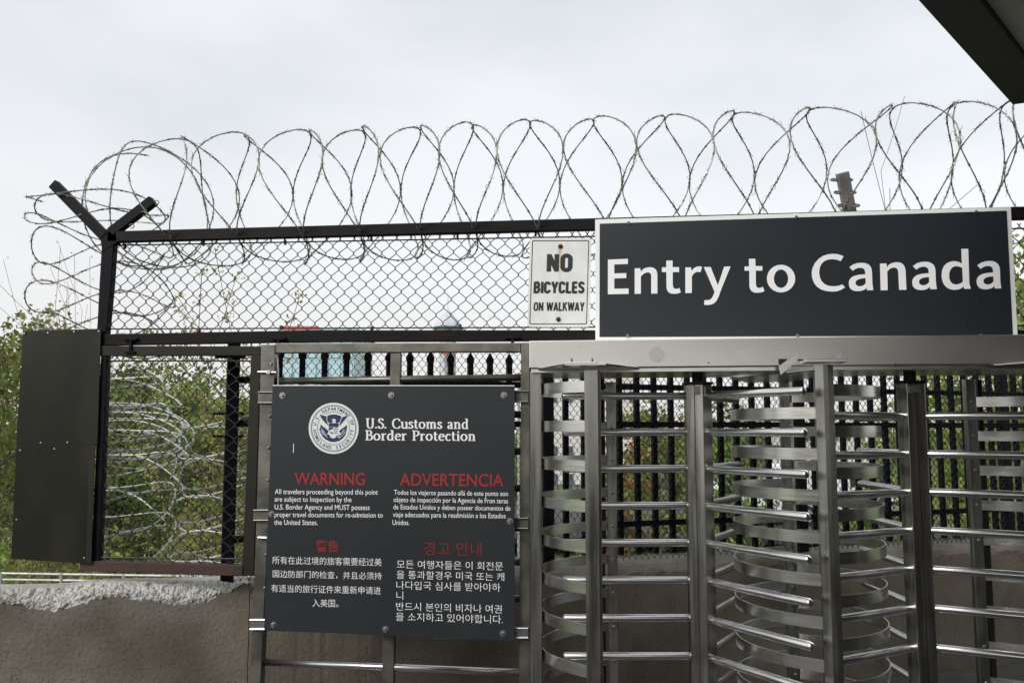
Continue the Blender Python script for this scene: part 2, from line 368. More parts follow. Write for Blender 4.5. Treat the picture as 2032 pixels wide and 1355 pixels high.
def outline(px_loops):                 # filled shape with holes, px space
    cu = bpy.data.curves.new('o', 'CURVE'); cu.dimensions = '2D'; cu.fill_mode = 'BOTH'
    for lp in px_loops:
        sp = cu.splines.new('POLY'); sp.points.add(len(lp) - 1); sp.use_cyclic_u = True
        for q, (x, y) in zip(sp.points, lp): q.co = (x / 100, y / 100, 0, 1)
    ob = bpy.data.objects.new('o', cu); COL.objects.link(ob)
    me = bpy.data.meshes.new_from_object(ob.evaluated_get(bpy.context.evaluated_depsgraph_get()))
    vs = [(v.co.x * 100, v.co.y * 100, 0) for v in me.vertices]; fs = [tuple(p.vertices) for p in me.polygons]
    bpy.data.objects.remove(ob); bpy.data.curves.remove(cu); bpy.data.meshes.remove(me)
    return vs, fs
def bolt(px, py, Y, r, m, parent, name='bolt', washer=True, round_=False):
    c = at(px, py, Y); mb = MB()
    if washer: mb.tube([c, c + Vector((0, -.003, 0))], r, 18)
    if round_: mb.tube([c + Vector((0, -.0031, 0)), c + Vector((0, -.008, 0)), c + Vector((0, -.011, 0))], r, 14, rr=[r * .95, r * .8, r * .35])
    else:
        mb.tube([c + Vector((0, -.0032, 0)), c + Vector((0, -.011, 0)), c + Vector((0, -.013, 0))], r * .55, 6, rr=[r * .6, r * .58, r * .45])
    return mb.build(name, m, parent)

# ================================================================== SETTING
YF = 4.77
BETA = rad(27.2)
A0 = 5.85
L0 = Vector((hv.x * A0, hv.y * A0, 0)); LD = Vector((math.cos(BETA), math.sin(BETA), 0)); LN = Vector((math.sin(BETA), -math.cos(BETA), 0))
def FL(s, n, z): return L0 + LD * s + LN * n + Vector((0, 0, z))
WTOP = EYE - .868
FL_LOW = -1.6
mb = MB()   # walkway on this side of the wall
mb.prism([(-9, -9, -.25), (9, -9, -.25), FL(9, .2, -.25), FL(-9, .2, -.25)], (0, 0, .25))
struct(mb.build('walkway', M['pave']))
mb = MB(); N = 70
gv = []
for j in range(N + 1):
    for i in range(N + 1):
        s = (i / N - .5); q = j / N
        yy = -60 + 1200 * q ** 2.2 if j else -60
        xx = s * (160 + 1500 * q)
        zz = FL_LOW - .25 + (noise.noise(Vector((xx * .03, yy * .03, 0))) * .6 if yy > 20 else 0) - (8 if False else 0)
        gv.append((xx, yy, zz))
mb.add(gv, [(j * (N + 1) + i, j * (N + 1) + i + 1, (j + 1) * (N + 1) + i + 1, (j + 1) * (N + 1) + i) for j in range(N) for i in range(N)])
struct(mb.build('ground', M['grass'], smooth=True))
mb = MB()   # service road and parking beyond the wall
c0 = far(1500, 855, 34); c0.z = FL_LOW + .25
mb.box((c0.x, c0.y, FL_LOW + .1), (30, 7, .1), (rv, hv, Vector((0, 0, 1))))
struct(mb.build('parking_lot', M['asphalt']))

# ------------------------------------------------------------------ concrete walls
def interp(tab, x):
    if x <= tab[0][0]: return tab[0][1]
    for (a, b), (c, d) in zip(tab, tab[1:]):
        if x <= c: return lerp(b, d, (x - a) / (c - a))
    return tab[-1][1]
WALLT = .34
def s_of(px): # fence-line coordinate of a photo column (front face of the wall)
    p0 = FL(0, .15, 0); p = onplane(px, 1000, p0, LN); return (p - p0).dot(LD)
lowtab = [(0, 1197), (40, 1200), (75, 1208), (110, 1213), (135, 1205), (175, 1193), (215, 1185), (235, 1181), (260, 1190), (300, 1190), (330, 1196), (370, 1201), (395, 1198), (415, 1190), (440, 1179), (460, 1170), (478, 1160), (500, 1153)]
toptab = [(0, 1168), (90, 1166), (130, 1163), (170, 1157), (250, 1154), (330, 1154), (420, 1150), (500, 1150)]
def wall_broken():
    p0 = FL(0, .15, 0); sL, sR = s_of(-160), s_of(500)
    n = 900; K = 20; vs = []; ring = K + 5
    for i in range(n + 1):
        s = lerp(sL, sR, i / n)
        # photo column of this s
        w = FL(s, .15, WTOP) - CAM; px = CX + F * w.dot(rv) / w.dot(fv)
        zl = onplane(px, interp(lowtab, px) + 6 * noise.noise(Vector((s * 16, 3, 0))) + 5 * noise.noise(Vector((s * 45, 7, 0))) + 3.5 * noise.noise(Vector((s * 120, 7, 0))), p0, LN).z
        back = -.02; zt = onplane(px, interp(toptab, px), FL(0, back, 0), LN).z + .004 * noise.noise(Vector((s * 25, 1, 9)))
        vs += [FL(s, .15, -.3), FL(s, .15, zl - .10), FL(s, .15, zl)]
        for k in range(1, K + 1):
            t = k / K; q_ = Vector((s, t * .22, 0)); d = noise.noise(q_ * 20) * .020 + noise.noise(q_ * 52 + Vector((3, 3, 1))) * .012 + noise.noise(q_ * 120) * .005
            prof = t ** 2.0
            vs.append(FL(s, lerp(.15, back, prof) + d * .8 * (t < .98), lerp(zl, zt, t ** .7) + d * (.6 if .05 < t < .98 else 0) * min(1, abs(zt - zl) * 20)))
        vs += [FL(s, .15 - WALLT, zt - .004), FL(s, .15 - WALLT, FL_LOW - .4)]
    mb = MB(); mb.v = [tuple(v) for v in vs]
    for i in range(n):
        for k in range(ring - 1):
            mb.f.append((i * ring + k, (i + 1) * ring + k, (i + 1) * ring + k + 1, i * ring + k + 1)); mb.m.append(1 if 2 <= k < ring - 2 else 0)
    for i in (0, n): mb.f.append(tuple(range(i * ring, i * ring + ring))); mb.m.append(0)
    o = mb.build('concrete_wall', [M['conc'], M['chip']])
    tag(o, 'brown grey concrete parapet at lower left with pale broken top edge', 'wall')
    return sR
sJ = wall_broken()
def wall_right():
    n = 300; vs = []; sR = 7.5
    prof = [(.15, -.3), (.15, WTOP - .075), (.148, WTOP - .055), (.13, WTOP - .03), (.09, WTOP - .012), (.03, WTOP), (.15 - WALLT, WTOP), (.15 - WALLT, FL_LOW - .4)]
    for i in range(n + 1):
        s = lerp(sJ + .004, sR, i / n)
        for k, (a, z) in enumerate(prof):
            d = 0 if k in (0, 7) else noise.noise(Vector((s * 14, k * .8, 4))) * .012 + noise.noise(Vector((s * 45, k * 2.1, 4))) * .008
            vs.append(FL(s, a + d * .5, z + d))
    mb = MB(); mb.v = [tuple(v) for v in vs]; r = len(prof)
    for i in range(n):
        for k in range(r - 1): mb.f.append((i * r + k, (i + 1) * r + k, (i + 1) * r + k + 1, i * r + k + 1)); mb.m.append(1 if 2 <= k < r - 2 else 0)
    for i in (0, n): mb.f.append(tuple(range(i * r, i * r + r))); mb.m.append(0)
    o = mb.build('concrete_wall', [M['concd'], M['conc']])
    tag(o, 'mottled shade toned concrete wall under the black picket fence behind the turnstiles', 'wall')
wall_right()

# ------------------------------------------------------------------ black picket fence with mesh
def chainlink(mb, P, nrm, ncols, rows, r, seg_extra=True, ends=True, sides=4, depth=None, jit=0.0):
    # P(a, b): a in columns (half diamond widths), b in rows (full diamond heights) -> world point
    dz = depth or r * 1.1
    for i in range(ncols):
        pts = []
        k = 0; b = 0.0
        nb = int(rows * 2)
        for k in range(nb + 1):
            side = (k + i) % 2
            a = i + (1.0 if side else 0.0)
            a += (.045 if side else -.045)
            off = nrm * (dz if side else -dz)
            bb = k / 2
            ja = jit * (R.random() - .5)
            for db in (-.045, .045):
                pts.append(P(a + ja, min(max(bb + db, 0), rows)) + off)
        mb.tube(pts, r, sides, cap=False, ph=.78)
        if ends:
            for kk, sg in ((0, 1), (nb, -1)):
                side = (kk + i) % 2
                if True:
                    a = i + (1. if side else 0.)
                    mb.tube([P(a, kk / 2), P(a + (.22 if side else -.22), kk / 2 - sg * .12)], r, sides, cap=False)
def picket_fence():
    root = thing('picket_fence', 'black steel picket fence with fine mesh on top of the concrete wall', 'fence', FL(0, 0, WTOP))
    ax = (LD, LN, Vector((0, 0, 1)))
    posts = [-1.74 + 1.985 * k for k in range(5)]
    ztip = EYE + .505
    for s in posts:
        m_ = MB(); m_.box(FL(s, 0, (WTOP - .01 + ztip + .05) / 2), (.036, .036, (ztip + .05 - WTOP + .01) / 2), ax); m_.box(FL(s, 0, ztip + .06), (.042, .042, .008), ax)
        m_.build('post', M['black'], root, bevel=.004)
    for j in range(len(posts) - 1):
        a, b = posts[j] + .037, posts[j + 1] - .037
        for zr in (EYE + .30, EYE + .045, EYE - .62) if j != 0 else (EYE + .30, EYE + .045, EYE - .62):
            m_ = MB(); m_.box(FL((a + b) / 2, 0, zr), ((b - a) / 2, .017, .019), ax); m_.build('rail', M['black'], root)
        # small second rail by the right-hand panels
        for k in range(1, 15):
            s = posts[j] + 1.985 * k / 15
            m_ = MB(); w = .0165
            z0 = WTOP + .045
            m_.box(FL(s, .0, (z0 + ztip - .07) / 2), (w, w, (ztip - .07 - z0) / 2), ax)
            # spear head
            m_.prism([FL(s - w * 1.35, .008, ztip - .07), FL(s + w * 1.35, .008, ztip - .07), FL(s + w * 1.5, .008, ztip - .045), FL(s, .008, ztip), FL(s - w * 1.5, .008, ztip - .045)], LN * -.016)
            m_.build('picket', M['black'], root)
    mb = MB(); pw = .047; ph = .060; s0, s1 = posts[0] + .05, 7.4
    z1 = ztip + .004; z0 = WTOP + .02; rows = int((z1 - z0) / ph * 2) / 2
    chainlink(mb, lambda a, b: FL(s0 + a * pw / 2, .028, z1 - b * (z1 - z0) / rows), LN, int((s1 - s0) / (pw / 2)), rows, .0022)
    mb.build('mesh', M['linkgrey'], root)
    # post brackets
    for zc in (EYE + .43, EYE + .10, EYE - .03):
        m_ = MB(); m_.box(FL(posts[0] - .02, .03, zc), (.085, .012, .008), ax); m_.build('clamp', M['black'], root)
picket_fence()

# ------------------------------------------------------------------ upper chain-link fence frame
def upper_fence():
    root = thing('chain_link_fence', 'black framed chain link panel above the gates with Y shaped outrigger at its left post', 'fence', at(205, 684, YF))
    XR = 2420
    d = .05
    # top rail; px edges
    quadpx([(212, 459), (XR, 399), (XR, 424), (212, 480)], YF, d).build('rail', M['rustrail'], root, bevel=.004)
    quadpx([(205, 663), (620, 655), (1180, 655), (XR, 655), (XR, 678), (1180, 675.5), (620, 678), (204, 685)], YF, d).build('rail', M['rustrail'], root, bevel=.003)
    quadpx([(203, 462), (226, 470), (220, 560), (207.5, 690), (190.5, 690), (197, 560)], YF + .003, d).build('post', M['black'], root, bevel=.004)
    # outrigger arms of the corner post
    def arm(p, q, w, Y0, m):
        a = at(*p, Y0); b = at(*q, Y0 + .03); t = (b - a).normalized(); n = Vector((0, 1, 0)); s = t.cross(n)
        m_ = MB(); m_.box((a + b) / 2, ((b - a).length / 2, .024, w), (t, n, s)); return m_.build('outrigger_arm', m, root, bevel=.004)
    arm((209, 470), (107, 366), .029, YF + .02, M['black']); o = arm((222, 462), (305, 398), .029, YF + .02, M['black'])
    c = (at(212, 468, YF + .02)); m_ = MB(); m_.prism([at(196, 455, YF), at(228, 455, YF), at(232, 480, YF), at(203, 500, YF)], (0, .045, 0)); m_.build('gusset', M['black'], root)
    # clips on the right arm
    for px, py in ((312, 403), (287, 425), (263, 450)):
        c = at(px, py, YF + .02); m_ = MB()
        m_.tube([c + Vector((math.cos(t) * .018, -.012 + 0 * t, math.sin(t) * .012)) for t in [math.pi * i / 5 for i in range(-3, 5)]], .003, 5); m_.build('clip', M['razor'], root)
    # grey arm at the right with wire loops
    a = at(1690, 440, YF + .02); b = at(1671, 343, YF - .05); t = (b - a).normalized(); n = Vector((0, 1, 0)); n = (n - t * n.dot(t)).normalized(); s = t.cross(n)
    m_ = MB(); m_.box((a + b) / 2, ((b - a).length / 2, .022, .030), (t, n, s)); ga = m_.build('outrigger_arm', M['insul'], root, bevel=.003); ga['label'] = 'grey leaning arm with wire loops above the large sign'
    for px, py in ((1667, 357), (1674, 382), (1681, 408)):
        for sg in (-1, 1):
            c = at(px + 3 + sg * 14, py, YF - .03); m_ = MB()
            m_.tube([c + Vector((math.cos(q) * .019, math.sin(q) * .010 - .0, math.sin(q) * .008)) for q in [2 * math.pi * i / 14 for i in range(14)]], .0048, 6, closed=True)
            m_.build('wire_loop', M['razor'], ga, smooth=True)
    # mesh: tension wires and weave
    tl, tr, br, bl = at(219, 482, YF + .03), at(XR, 440, YF + .03), at(XR, 652, YF + .03), at(207, 659, YF + .03)
    wpx = tr.x - tl.x; pw = .0815; ncols = int(wpx / (pw / 2)); rows = 6.0
    def P(a, b):
        u = a / ncols; v = b / rows
        return (tl * (1 - u) + tr * u) * (1 - v) + (bl * (1 - u) + br * u) * v
    mb = MB(); chainlink(mb, P, Vector((0, 1, 0)), ncols, rows, .0028, jit=.03)
    mb.build('mesh', M['link'], root)
    for k, (v0, v1) in enumerate(((.03, .03), (.965, .965))):
        m_ = MB(); m_.tube([tl.lerp(bl, v0), tr.lerp(br, v1)], .0042, 6); m_.build('tension_rod', M['link'], root)
    for px, py in ((248, 489), (404, 483), (566, 481), (737, 473), (908, 470), (1063, 464)):
        m_ = MB(); c = at(px, py, YF + .025); m_.box(c, (.005, .008, .014)); m_.build('tie', M['black'], root)
    for px, py in ((395, 655), (558, 650), (738, 652), (913, 648), (218, 575), (214, 646), (224, 492), (226, 492)):
        m_ = MB(); c = at(px, py, YF + .02); m_.box(c, (.008, .01, .012)); m_.build('tie', M['rustbolt'] if py > 600 else M['black'], root, bevel=.003)
    # hanger brackets on the lower rail
    for px in (260, 553, 1017):
        m_ = MB(); c = at(px, 686 if px < 1000 else 684, YF - .012); m_.box(c, (.008, .010, .042)); m_.box(c + Vector((0, 0, .038)), (.04, .012, .007)); m_.box(c + Vector((0, 0, -.038)), (.03, .012, .006))
        m_.build('hanger_bracket', M['black'] if px < 900 else M['rustrail'], root, bevel=.002)
upper_fence()

# ------------------------------------------------------------------ side panel below it: frame, mesh and blanking plate
def side_panel():
    Y = YF - .01
    root = thing('side_fence_panel', 'hanging mesh panel left of the warning sign with dark sheet metal plate on its left', 'fence panel', at(350, 1133, Y))
    quadpx([(196, 686), (516, 687), (515.5, 705), (196, 706)], Y, .045).build('top_beam', M['olive'], root, bevel=.003)
    quadpx([(498, 705), (517, 705), (503, 1142), (480, 1141)], Y + .002, .045).build('stile', M['olive'], root, bevel=.003)
    quadpx([(200, 705), (212, 705), (196, 1116), (180, 1116)], Y + .004, .045).build('stile', M['black'], root, bevel=.003)
    quadpx([(158, 1112), (482, 1121), (481, 1143), (158, 1132)], Y - .004, .055).build('bottom_beam', M['rustbeam'], root, bevel=.004)
    # plate in two overlapping sheets
    quadpx([(45, 657), (200, 652), (193, 884), (32, 880)], Y - .012, .006).build('sheet_plate', M['plate'], root)
    quadpx([(33, 878), (188, 882), (180, 1119), (22, 1108)], Y - .018, .006).build('sheet_plate', M['plate'], root)
    quadpx([(33, 876), (190, 880), (190, 881.5), (33, 877.5)], Y - .0185, .004).build('seam_lip', M['olive'], root)
    quadpx([(178, 882), (188, 882), (181, 1117), (170, 1117)], Y - .0195, .0014).build('folded_edge', M['olive'], root)
    for px, py in ((48, 661), (95, 660), (147, 658), (196, 657), (42, 728), (36, 806), (40, 893), (81, 878), (134, 877), (108, 890), (167, 1106), (33, 1030)):
        m_ = MB(); c = at(px, py, Y - .019); m_.tube([c, c + Vector((0, -.002, 0))], .0045, 8); m_.build('rivet', M['rivetw'], root)
    tl, tr, br, bl = at(205, 708, Y + .02), at(499, 708, Y + .02), at(484, 1119, Y + .02), at(190, 1116, Y + .02)
    ncols = int((tr.x - tl.x) / .0405); rows = 13.5
    def P(a, b):
        u = a / ncols; v = b / rows
        return (tl * (1 - u) + tr * u) * (1 - v) + (bl * (1 - u) + br * u) * v
    mb = MB(); chainlink(mb, P, Vector((0, 1, 0)), ncols, rows, .0030, jit=.03); mb.build('mesh', M['link'], root)
    for a, b in ((tl.lerp(bl, .02), tr.lerp(br, .02)), (tl.lerp(bl, .975), tr.lerp(br, .975)), (tl + Vector((.012, 0, 0)), bl + Vector((.012, 0, 0)))):
        m_ = MB(); m_.tube([a, b], .005, 6); m_.build('tension_rod', M['link'], root)
side_panel()

# ------------------------------------------------------------------ razor wire
def concertina(axis_pts, ex, ey, Rr, phase0, m, name, r=.0037, steps=44, amp=.46, seed=1, barb=.1, jit=.02):
    """axis_pts: centres of the coil at successive clip positions (two turns apart); ex, ey span the loop plane"""
    rr = random.Random(seed); n = len(axis_pts); mb = MB(); pts = []
    tot = (n - 1) * 2 * steps
    exf = (lambda a_: Vector((a_.y, -a_.x, 0)).normalized()) if ex is None else (lambda a_: ex)
    for k in range(tot + 1):
        turns = k / steps; q = turns / 2; i = min(int(q), n - 2); t = q - i
        base = axis_pts[i].lerp(axis_pts[i + 1], t)
        a_ = axis_pts[i] - axis_pts[i - 1] if i > 0 else axis_pts[1] - axis_pts[0]; b_ = axis_pts[i + 1] - axis_pts[i]; c_ = axis_pts[i + 2] - axis_pts[i + 1] if i + 2 < n else b_
        adv = (a_.lerp(b_, t + .5) if t < .5 else b_.lerp(c_, t - .5)); half = adv / 2
        ph = 2 * math.pi * turns
        off = -amp * math.cos(2.5 * ph)
        wob = 1 + jit * math.sin(ph * .37 + seed) + jit * .6 * math.sin(ph * 1.61)
        pts.append(base + half * off + (exf(adv) * math.sin(ph + phase0) + ey * math.cos(ph + phase0)) * Rr * wob)
    mb.tube(pts, r, 5, cap=True)
    # barb clusters
    d = 0; nxt = barb * .5
    for a, b in zip(pts, pts[1:]):
        L_ = (b - a).length; d += L_
        if d > nxt:
            nxt += barb * (.9 + .2 * rr.random()); t = (b - a).normalized()
            s = t.cross(Vector((rr.random() - .5, rr.random() - .5, rr.random() - .5)).normalized()); s.normalize(); w = t.cross(s)
            mb.tube([a - t * .012, a, a + t * .012], r * 1.7, 5, rr=[r, r * 1.9, r])
            for sg in (-1, 1):
                for sd in (-1, 1):
                    base_ = a + t * sg * .006
                    tip = a + t * sg * .040 + s * sd * .018
                    mb.add([base_ + w * .0022 , base_ - w * .0022, base_ + t * sg * .010 + s * sd * .002, tip], [(0, 1, 2), (0, 1, 3), (1, 2, 3), (0, 2, 3)])
    return mb.build(name, m, smooth=False)
apex = [398, 520, 645, 748, 862, 964, 1082, 1212, 1356, 1492, 1645, 1810, 1920, 2030, 2150, 2280]
ZC = EYE + 1.385
def coil_axis(px, Y, z):
    d = ray(px, 300); p = CAM + d * (Y / d.y); return Vector((p.x, Y, z))
YA = YF + .26
ax_ = [coil_axis(p, YA, ZC + (.0 if p > 330 else -.01)) for p in apex]
a0_ = ax_[0]; sx_ = coil_axis(285, YA, ZC).x
ax_ = [Vector((sx_ - .10, YA + .22, ZC + .0)), Vector((sx_ + .06, YA + .06, ZC))] + ax_
o = concertina(ax_, None, Vector((0, 0, 1)), .385, 0, M['razor'], 'razor_wire_coil', seed=3, amp=.5)
tag(o, 'long horizontal coil of grey razor wire running along the top of the fence', 'razor wire')
# coil turning down behind the corner post
def down_axis(pxs, Y): return [at(x, y, Y) for x, y in pxs]
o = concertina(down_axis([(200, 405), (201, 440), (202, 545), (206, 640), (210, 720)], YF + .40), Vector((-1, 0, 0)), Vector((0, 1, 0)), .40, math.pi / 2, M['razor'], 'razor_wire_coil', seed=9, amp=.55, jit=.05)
tag(o, 'dark razor wire coil turning down behind the Y shaped corner post', 'razor wire')
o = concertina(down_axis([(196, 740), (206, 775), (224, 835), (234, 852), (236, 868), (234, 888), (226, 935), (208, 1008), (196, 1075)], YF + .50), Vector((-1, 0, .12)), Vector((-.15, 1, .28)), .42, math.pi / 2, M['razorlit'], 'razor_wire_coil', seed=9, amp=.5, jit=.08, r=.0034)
tag(o, 'pale razor wire coil bunched behind the hanging mesh side panel', 'razor wire')
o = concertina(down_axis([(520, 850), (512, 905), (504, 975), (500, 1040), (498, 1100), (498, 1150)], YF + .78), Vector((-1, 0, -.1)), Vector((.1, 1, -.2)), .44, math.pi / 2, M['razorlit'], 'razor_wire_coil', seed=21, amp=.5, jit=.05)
tag(o, 'short pale razor wire coil behind the thick black post, right of the bunched coil', 'razor wire')

# ------------------------------------------------------------------ steel barrier that carries the warning sign
YB = 4.60
def barrier():
    root = thing('steel_barrier', 'weathered steel barrier frame with round cross bars behind the warning sign', 'barrier', at(770, 1500, YB))
    quadpx([(518, 684), (545, 684), (543, 800), (516, 1355), (512, 1440), (489, 1440), (498, 1300), (508, 1060), (516, 800)], YB, .06).build('post', M['barrier'], root)
    quadpx([(1034, 680), (1049, 680), (1050, 760), (1052, 1440), (1030, 1440), (1032, 1000)], YB, .06).build('post', M['barrier'], root)
    quadpx([(546, 681), (1033, 680), (1033, 698), (546, 700)], YB + .004, .05).build('top_beam', M['barrier'], root, bevel=.003)
    quadpx([(775, 700), (795, 700), (779, 1440), (755, 1440)], YB + .012, .035).build('post', M['barrier'], root, bevel=.003)
    for k in range(10):
        yl = 1382 - 69.5 * k + 0.0; yr = yl + 25 - k * 3.6
        a, b = at(518, yl, YB + .036), at(1034, yr, YB + .036)
        m_ = MB(); m_.tube([a, b], .0185, 16); m_.build('cross_bar', M['steelh'] if k < 6 else M['barrier'], root, smooth=True)
    for py in (722, 826, 888, 952, 1018, 1100, 1166, 1240):
        c = at(lerp(538, 524, (py - 720) / 500), py, YB - .002); m_ = MB(); m_.tube([c, c + Vector((0, -.006, 0)), c + Vector((0, -.009, 0))], .008, 8, rr=[.009, .007, .003]); m_.build('rivet', M['galv'], root)
    # hooked rod and latch by the left post
    for py in (738, 1066):
        m_ = MB(); a, b = at(512, py, YB - .014), at(548, py + 1, YB - .014); m_.tube([a, b], .006, 8); m_.box(at(533, py, YB - .02), (.010, .007, .010)); m_.build('latch_rod', M['chrome'], root)
    m_ = MB(); m_.tube([at(546, 704, YB - .01), at(551, 712, YB - .01), at(552.5, 735, YB - .01), at(552, 766, YB - .01)], .004, 6); m_.build('hook_wire', M['rail'], root)
barrier()

# ------------------------------------------------------------------ warning sign
YS = 4.545
def warning_sign():
    root = thing('warning_sign', 'large square charcoal warning sign with round seal and text in four languages', 'sign', at(772, 1262, YS))
    quadpx([(541, 765.5), (1021, 766), (1021, 1270), (524, 1250)], YS, .006).build('panel', M['charcoal'], root)
    m_ = quadpx([(541, 763.8), (1021, 764.3), (1021, 765.8), (541, 765.3)], YS + .001, .006); m_.build('edge_highlight', M['signwhite'], root)  # white strip standing in for the highlight along the panel's top edge
    Y1 = YS - .0012
    def font_lines(name, lines, m, off=0.0):
        for body, xl, xr, yt, yb, sl in lines:
            vs, fs = fontmesh(body, off); letter_obj(name, [(boxmap(vs, xl, xr, yt, yb, sl), fs)], Y1, m, root)
    font_lines('red_heading', [('WARNING', 584.5, 724, 936.6, 961.5, .008)], M['red'], .006)
    font_lines('red_heading', [('ADVERTENCIA', 793.5, 999, 938.5, 963.5, .008)], M['red'], .003)
    font_lines('red_heading', [('警告', 627, 672, 1070.5, 1095, .015)], M['reddark'], .022)
    font_lines('red_heading', [('경고 안내', 841, 956, 1074, 1101, .015)], M['reddark'], -.004)
    font_lines('english_text', [
        ('All travelers proceeding beyond this point', 545.4, 750, 969.8, 983, .006), ('are subject to Inspection by the', 545, 697.4, 984.8, 998, .006),
        ('U.S. Border Agency and MUST possess', 545, 733.5, 1000.2, 1013.5, .006), ('proper travel documents for re-admission to', 544.3, 759.7, 1015.2, 1028.4, .006),
        ('the United States.', 544, 630.4, 1030.6, 1040.8, .006)], M['txt'], .003)
    font_lines('spanish_text', [
        ('Todos los viajeros pasando allá de este punto son', 781.8, 1008, 971.5, 984.2, .012), ('objeto de inspección por la Agencia de Fron teras', 781, 1008, 985.7, 998.8, .012),
        ('de Estados Unidos y deben poseer documentos de', 780.4, 1013, 1000.4, 1013, .012), ('viaje adecuados para la readmisión a los Estados', 779.7, 1003.5, 1015.4, 1028.4, .012),
        ('Unidos.', 778.7, 812.4, 1031, 1041, .012)], M['txt'], .003)
    font_lines('chinese_text', [
        ('所有在此过境的旅客需要经过美', 540.4, 757, 1102.8, 1118.3, .020), ('国边防部门的检查，并且必须持', 541.2, 757.3, 1130.4, 1145.3, .022),
        ('有适当的旅行证件来重新申请进', 538, 755.5, 1158.8, 1174, .022), ('入美国。', 620, 671.5, 1187.8, 1203.2, .02)], M['txt'], -.004)
    font_lines('korean_text', [
        ('모든 여행자들은 이 회전문', 787.5, 998, 1110.5, 1127, .02), ('을 통과할경우 미국 또는 캐', 787, 1000.5, 1131, 1147.5, .022),
        ('나다입국 심사를 받아야하', 786.7, 993, 1151.8, 1168.6, .024), ('니', 786.7, 800, 1172.6, 1189.2, .02),
        ('반드시 본인의 비자나 여권', 786, 995.7, 1193.7, 1210.5, .029), ('을 소지하고 있어야합니다.', 785.4, 998, 1214, 1231, .028)], M['txt'], -.006)
    parts = []
    for body, xl, xr, yt, yb in (('U.S. Customs and', 726, 929.5, 829, 850), ('Border Protection', 725, 943.5, 852.6, 873.5)):
        vs, fs = strokes(body, SERIF, .165, .085); bx = boxmap(vs, xl, xr, yt, yb, .006); letter_obj('agency_name', [(bx, fs)], Y1, M['txt'], root)
    # seal, drawn in its own units about its centre
    k = 11.29
    def sp(X, Y_): return (600 + X / k, 790 + Y_ / k)
    c = sp(700, 673)
    def disc(r0, r1, n=64, a0=0, a1=360):
        vs = []; fs = []
        for i in range(n + 1):
            t = rad(lerp(a0, a1, i / n)); x, y = math.cos(t), math.sin(t)
            vs += [(c[0] + x * r1 * 49.6, c[1] - y * r1 * 50.7, 0), (c[0] + x * r0 * 49.6, c[1] - y * r0 * 50.7, 0)]
        return vs, [(2 * i, 2 * i + 1, 2 * i + 3, 2 * i + 2) for i in range(n)]
    def poly(pts): return ([(*sp(*p), 0) for p in pts], [tuple(range(len(pts)))])
    seal = letter_obj('round_seal', [disc(0.001, 1)], Y1, M['sealwhite'], root)
    letter_obj('grey_ring', [disc(.86, .92)], Y1 - .0005, M['sealgrey'], seal)
    letter_obj('red_ring', [disc(.632, .652, 30, 58, 122), disc(.632, .652, 60, 147, 393)], Y1 - .0005, M['sealred'], seal)
    nav = [poly([(550, 400), (590, 378), (640, 366), (700, 361), (760, 366), (820, 380), (880, 408), (868, 440), (855, 475), (845, 515), (815, 548), (745, 552), (742, 500), (757, 488), (730, 468), (700, 455), (668, 470), (648, 490), (680, 492), (682, 520), (662, 552), (590, 548), (560, 520), (552, 480), (560, 440)]),
           poly([(398, 358), (440, 378), (500, 392), (538, 405), (545, 440), (540, 490), (560, 540), (578, 610), (548, 590), (530, 560), (505, 550), (488, 515), (460, 500), (445, 465), (420, 440), (412, 405), (395, 385)]),
           poly([(1018, 390), (960, 402), (905, 418), (878, 450), (865, 500), (845, 545), (826, 608), (862, 595), (880, 560), (905, 548), (915, 520), (945, 500), (955, 470), (985, 455), (990, 425)]),
           poly([(590, 556), (815, 556), (812, 638), (588, 640)]),
           poly([(412, 580), (440, 610), (470, 640), (500, 655), (540, 690), (582, 728), (575, 775), (540, 808), (600, 812), (625, 870), (680, 900), (740, 885), (770, 830), (850, 812), (825, 730), (870, 690), (920, 655), (960, 630), (995, 590), (1002, 640), (985, 760), (960, 830), (900, 905), (820, 955), (740, 978), (680, 980), (600, 965), (510, 915), (440, 840), (395, 750), (378, 700), (400, 650)])]
    letter_obj('navy_field', nav, Y1 - .0005, M['navy'], seal)
    letter_obj('blue_quarter', [poly([(590, 645), (688, 645), (686, 700), (660, 690), (620, 715), (588, 735)])], Y1 - .0005, M['sealblue'], seal)
    letter_obj('green_quarter', [poly([(600, 760), (640, 752), (686, 765), (686, 800), (650, 790)])], Y1 - .0005, M['sealgreen'], seal)
    wv = []
    for yy in (650, 692, 738, 780):
        vs, fs = ribbon([sp(x, yy + 7 * math.sin((x - 700) / 105 * 2 * math.pi)) for x in range(703, 806, 8)], lambda d: 1.35, 0); wv.append(([(v.x, v.y, 0) for v in vs], fs))
    letter_obj('wave_lines', wv, Y1 - .0005, M['navy'], seal)
    sprig = []
    for x0, y0, x1, y1 in ((420, 660, 470, 790), (450, 700, 500, 770), (440, 740, 520, 800), (400, 720, 460, 780), (470, 800, 570, 880), (430, 790, 540, 830), (800, 860, 960, 720), (790, 880, 940, 690), (820, 900, 990, 740), (780, 850, 850, 880)):
        vs, fs = ribbon([sp(x0, y0), sp(x1, y1)], lambda d: .8, 0); sprig.append(([(v.x, v.y, len(sprig) * .00003) for v in vs], fs))
    letter_obj('olive_branch', sprig[:6], Y1 - .0008, M['sealwhite'], seal); letter_obj('arrows', sprig[6:], Y1 - .0008, M['sealwhite'], seal)
    ring = []
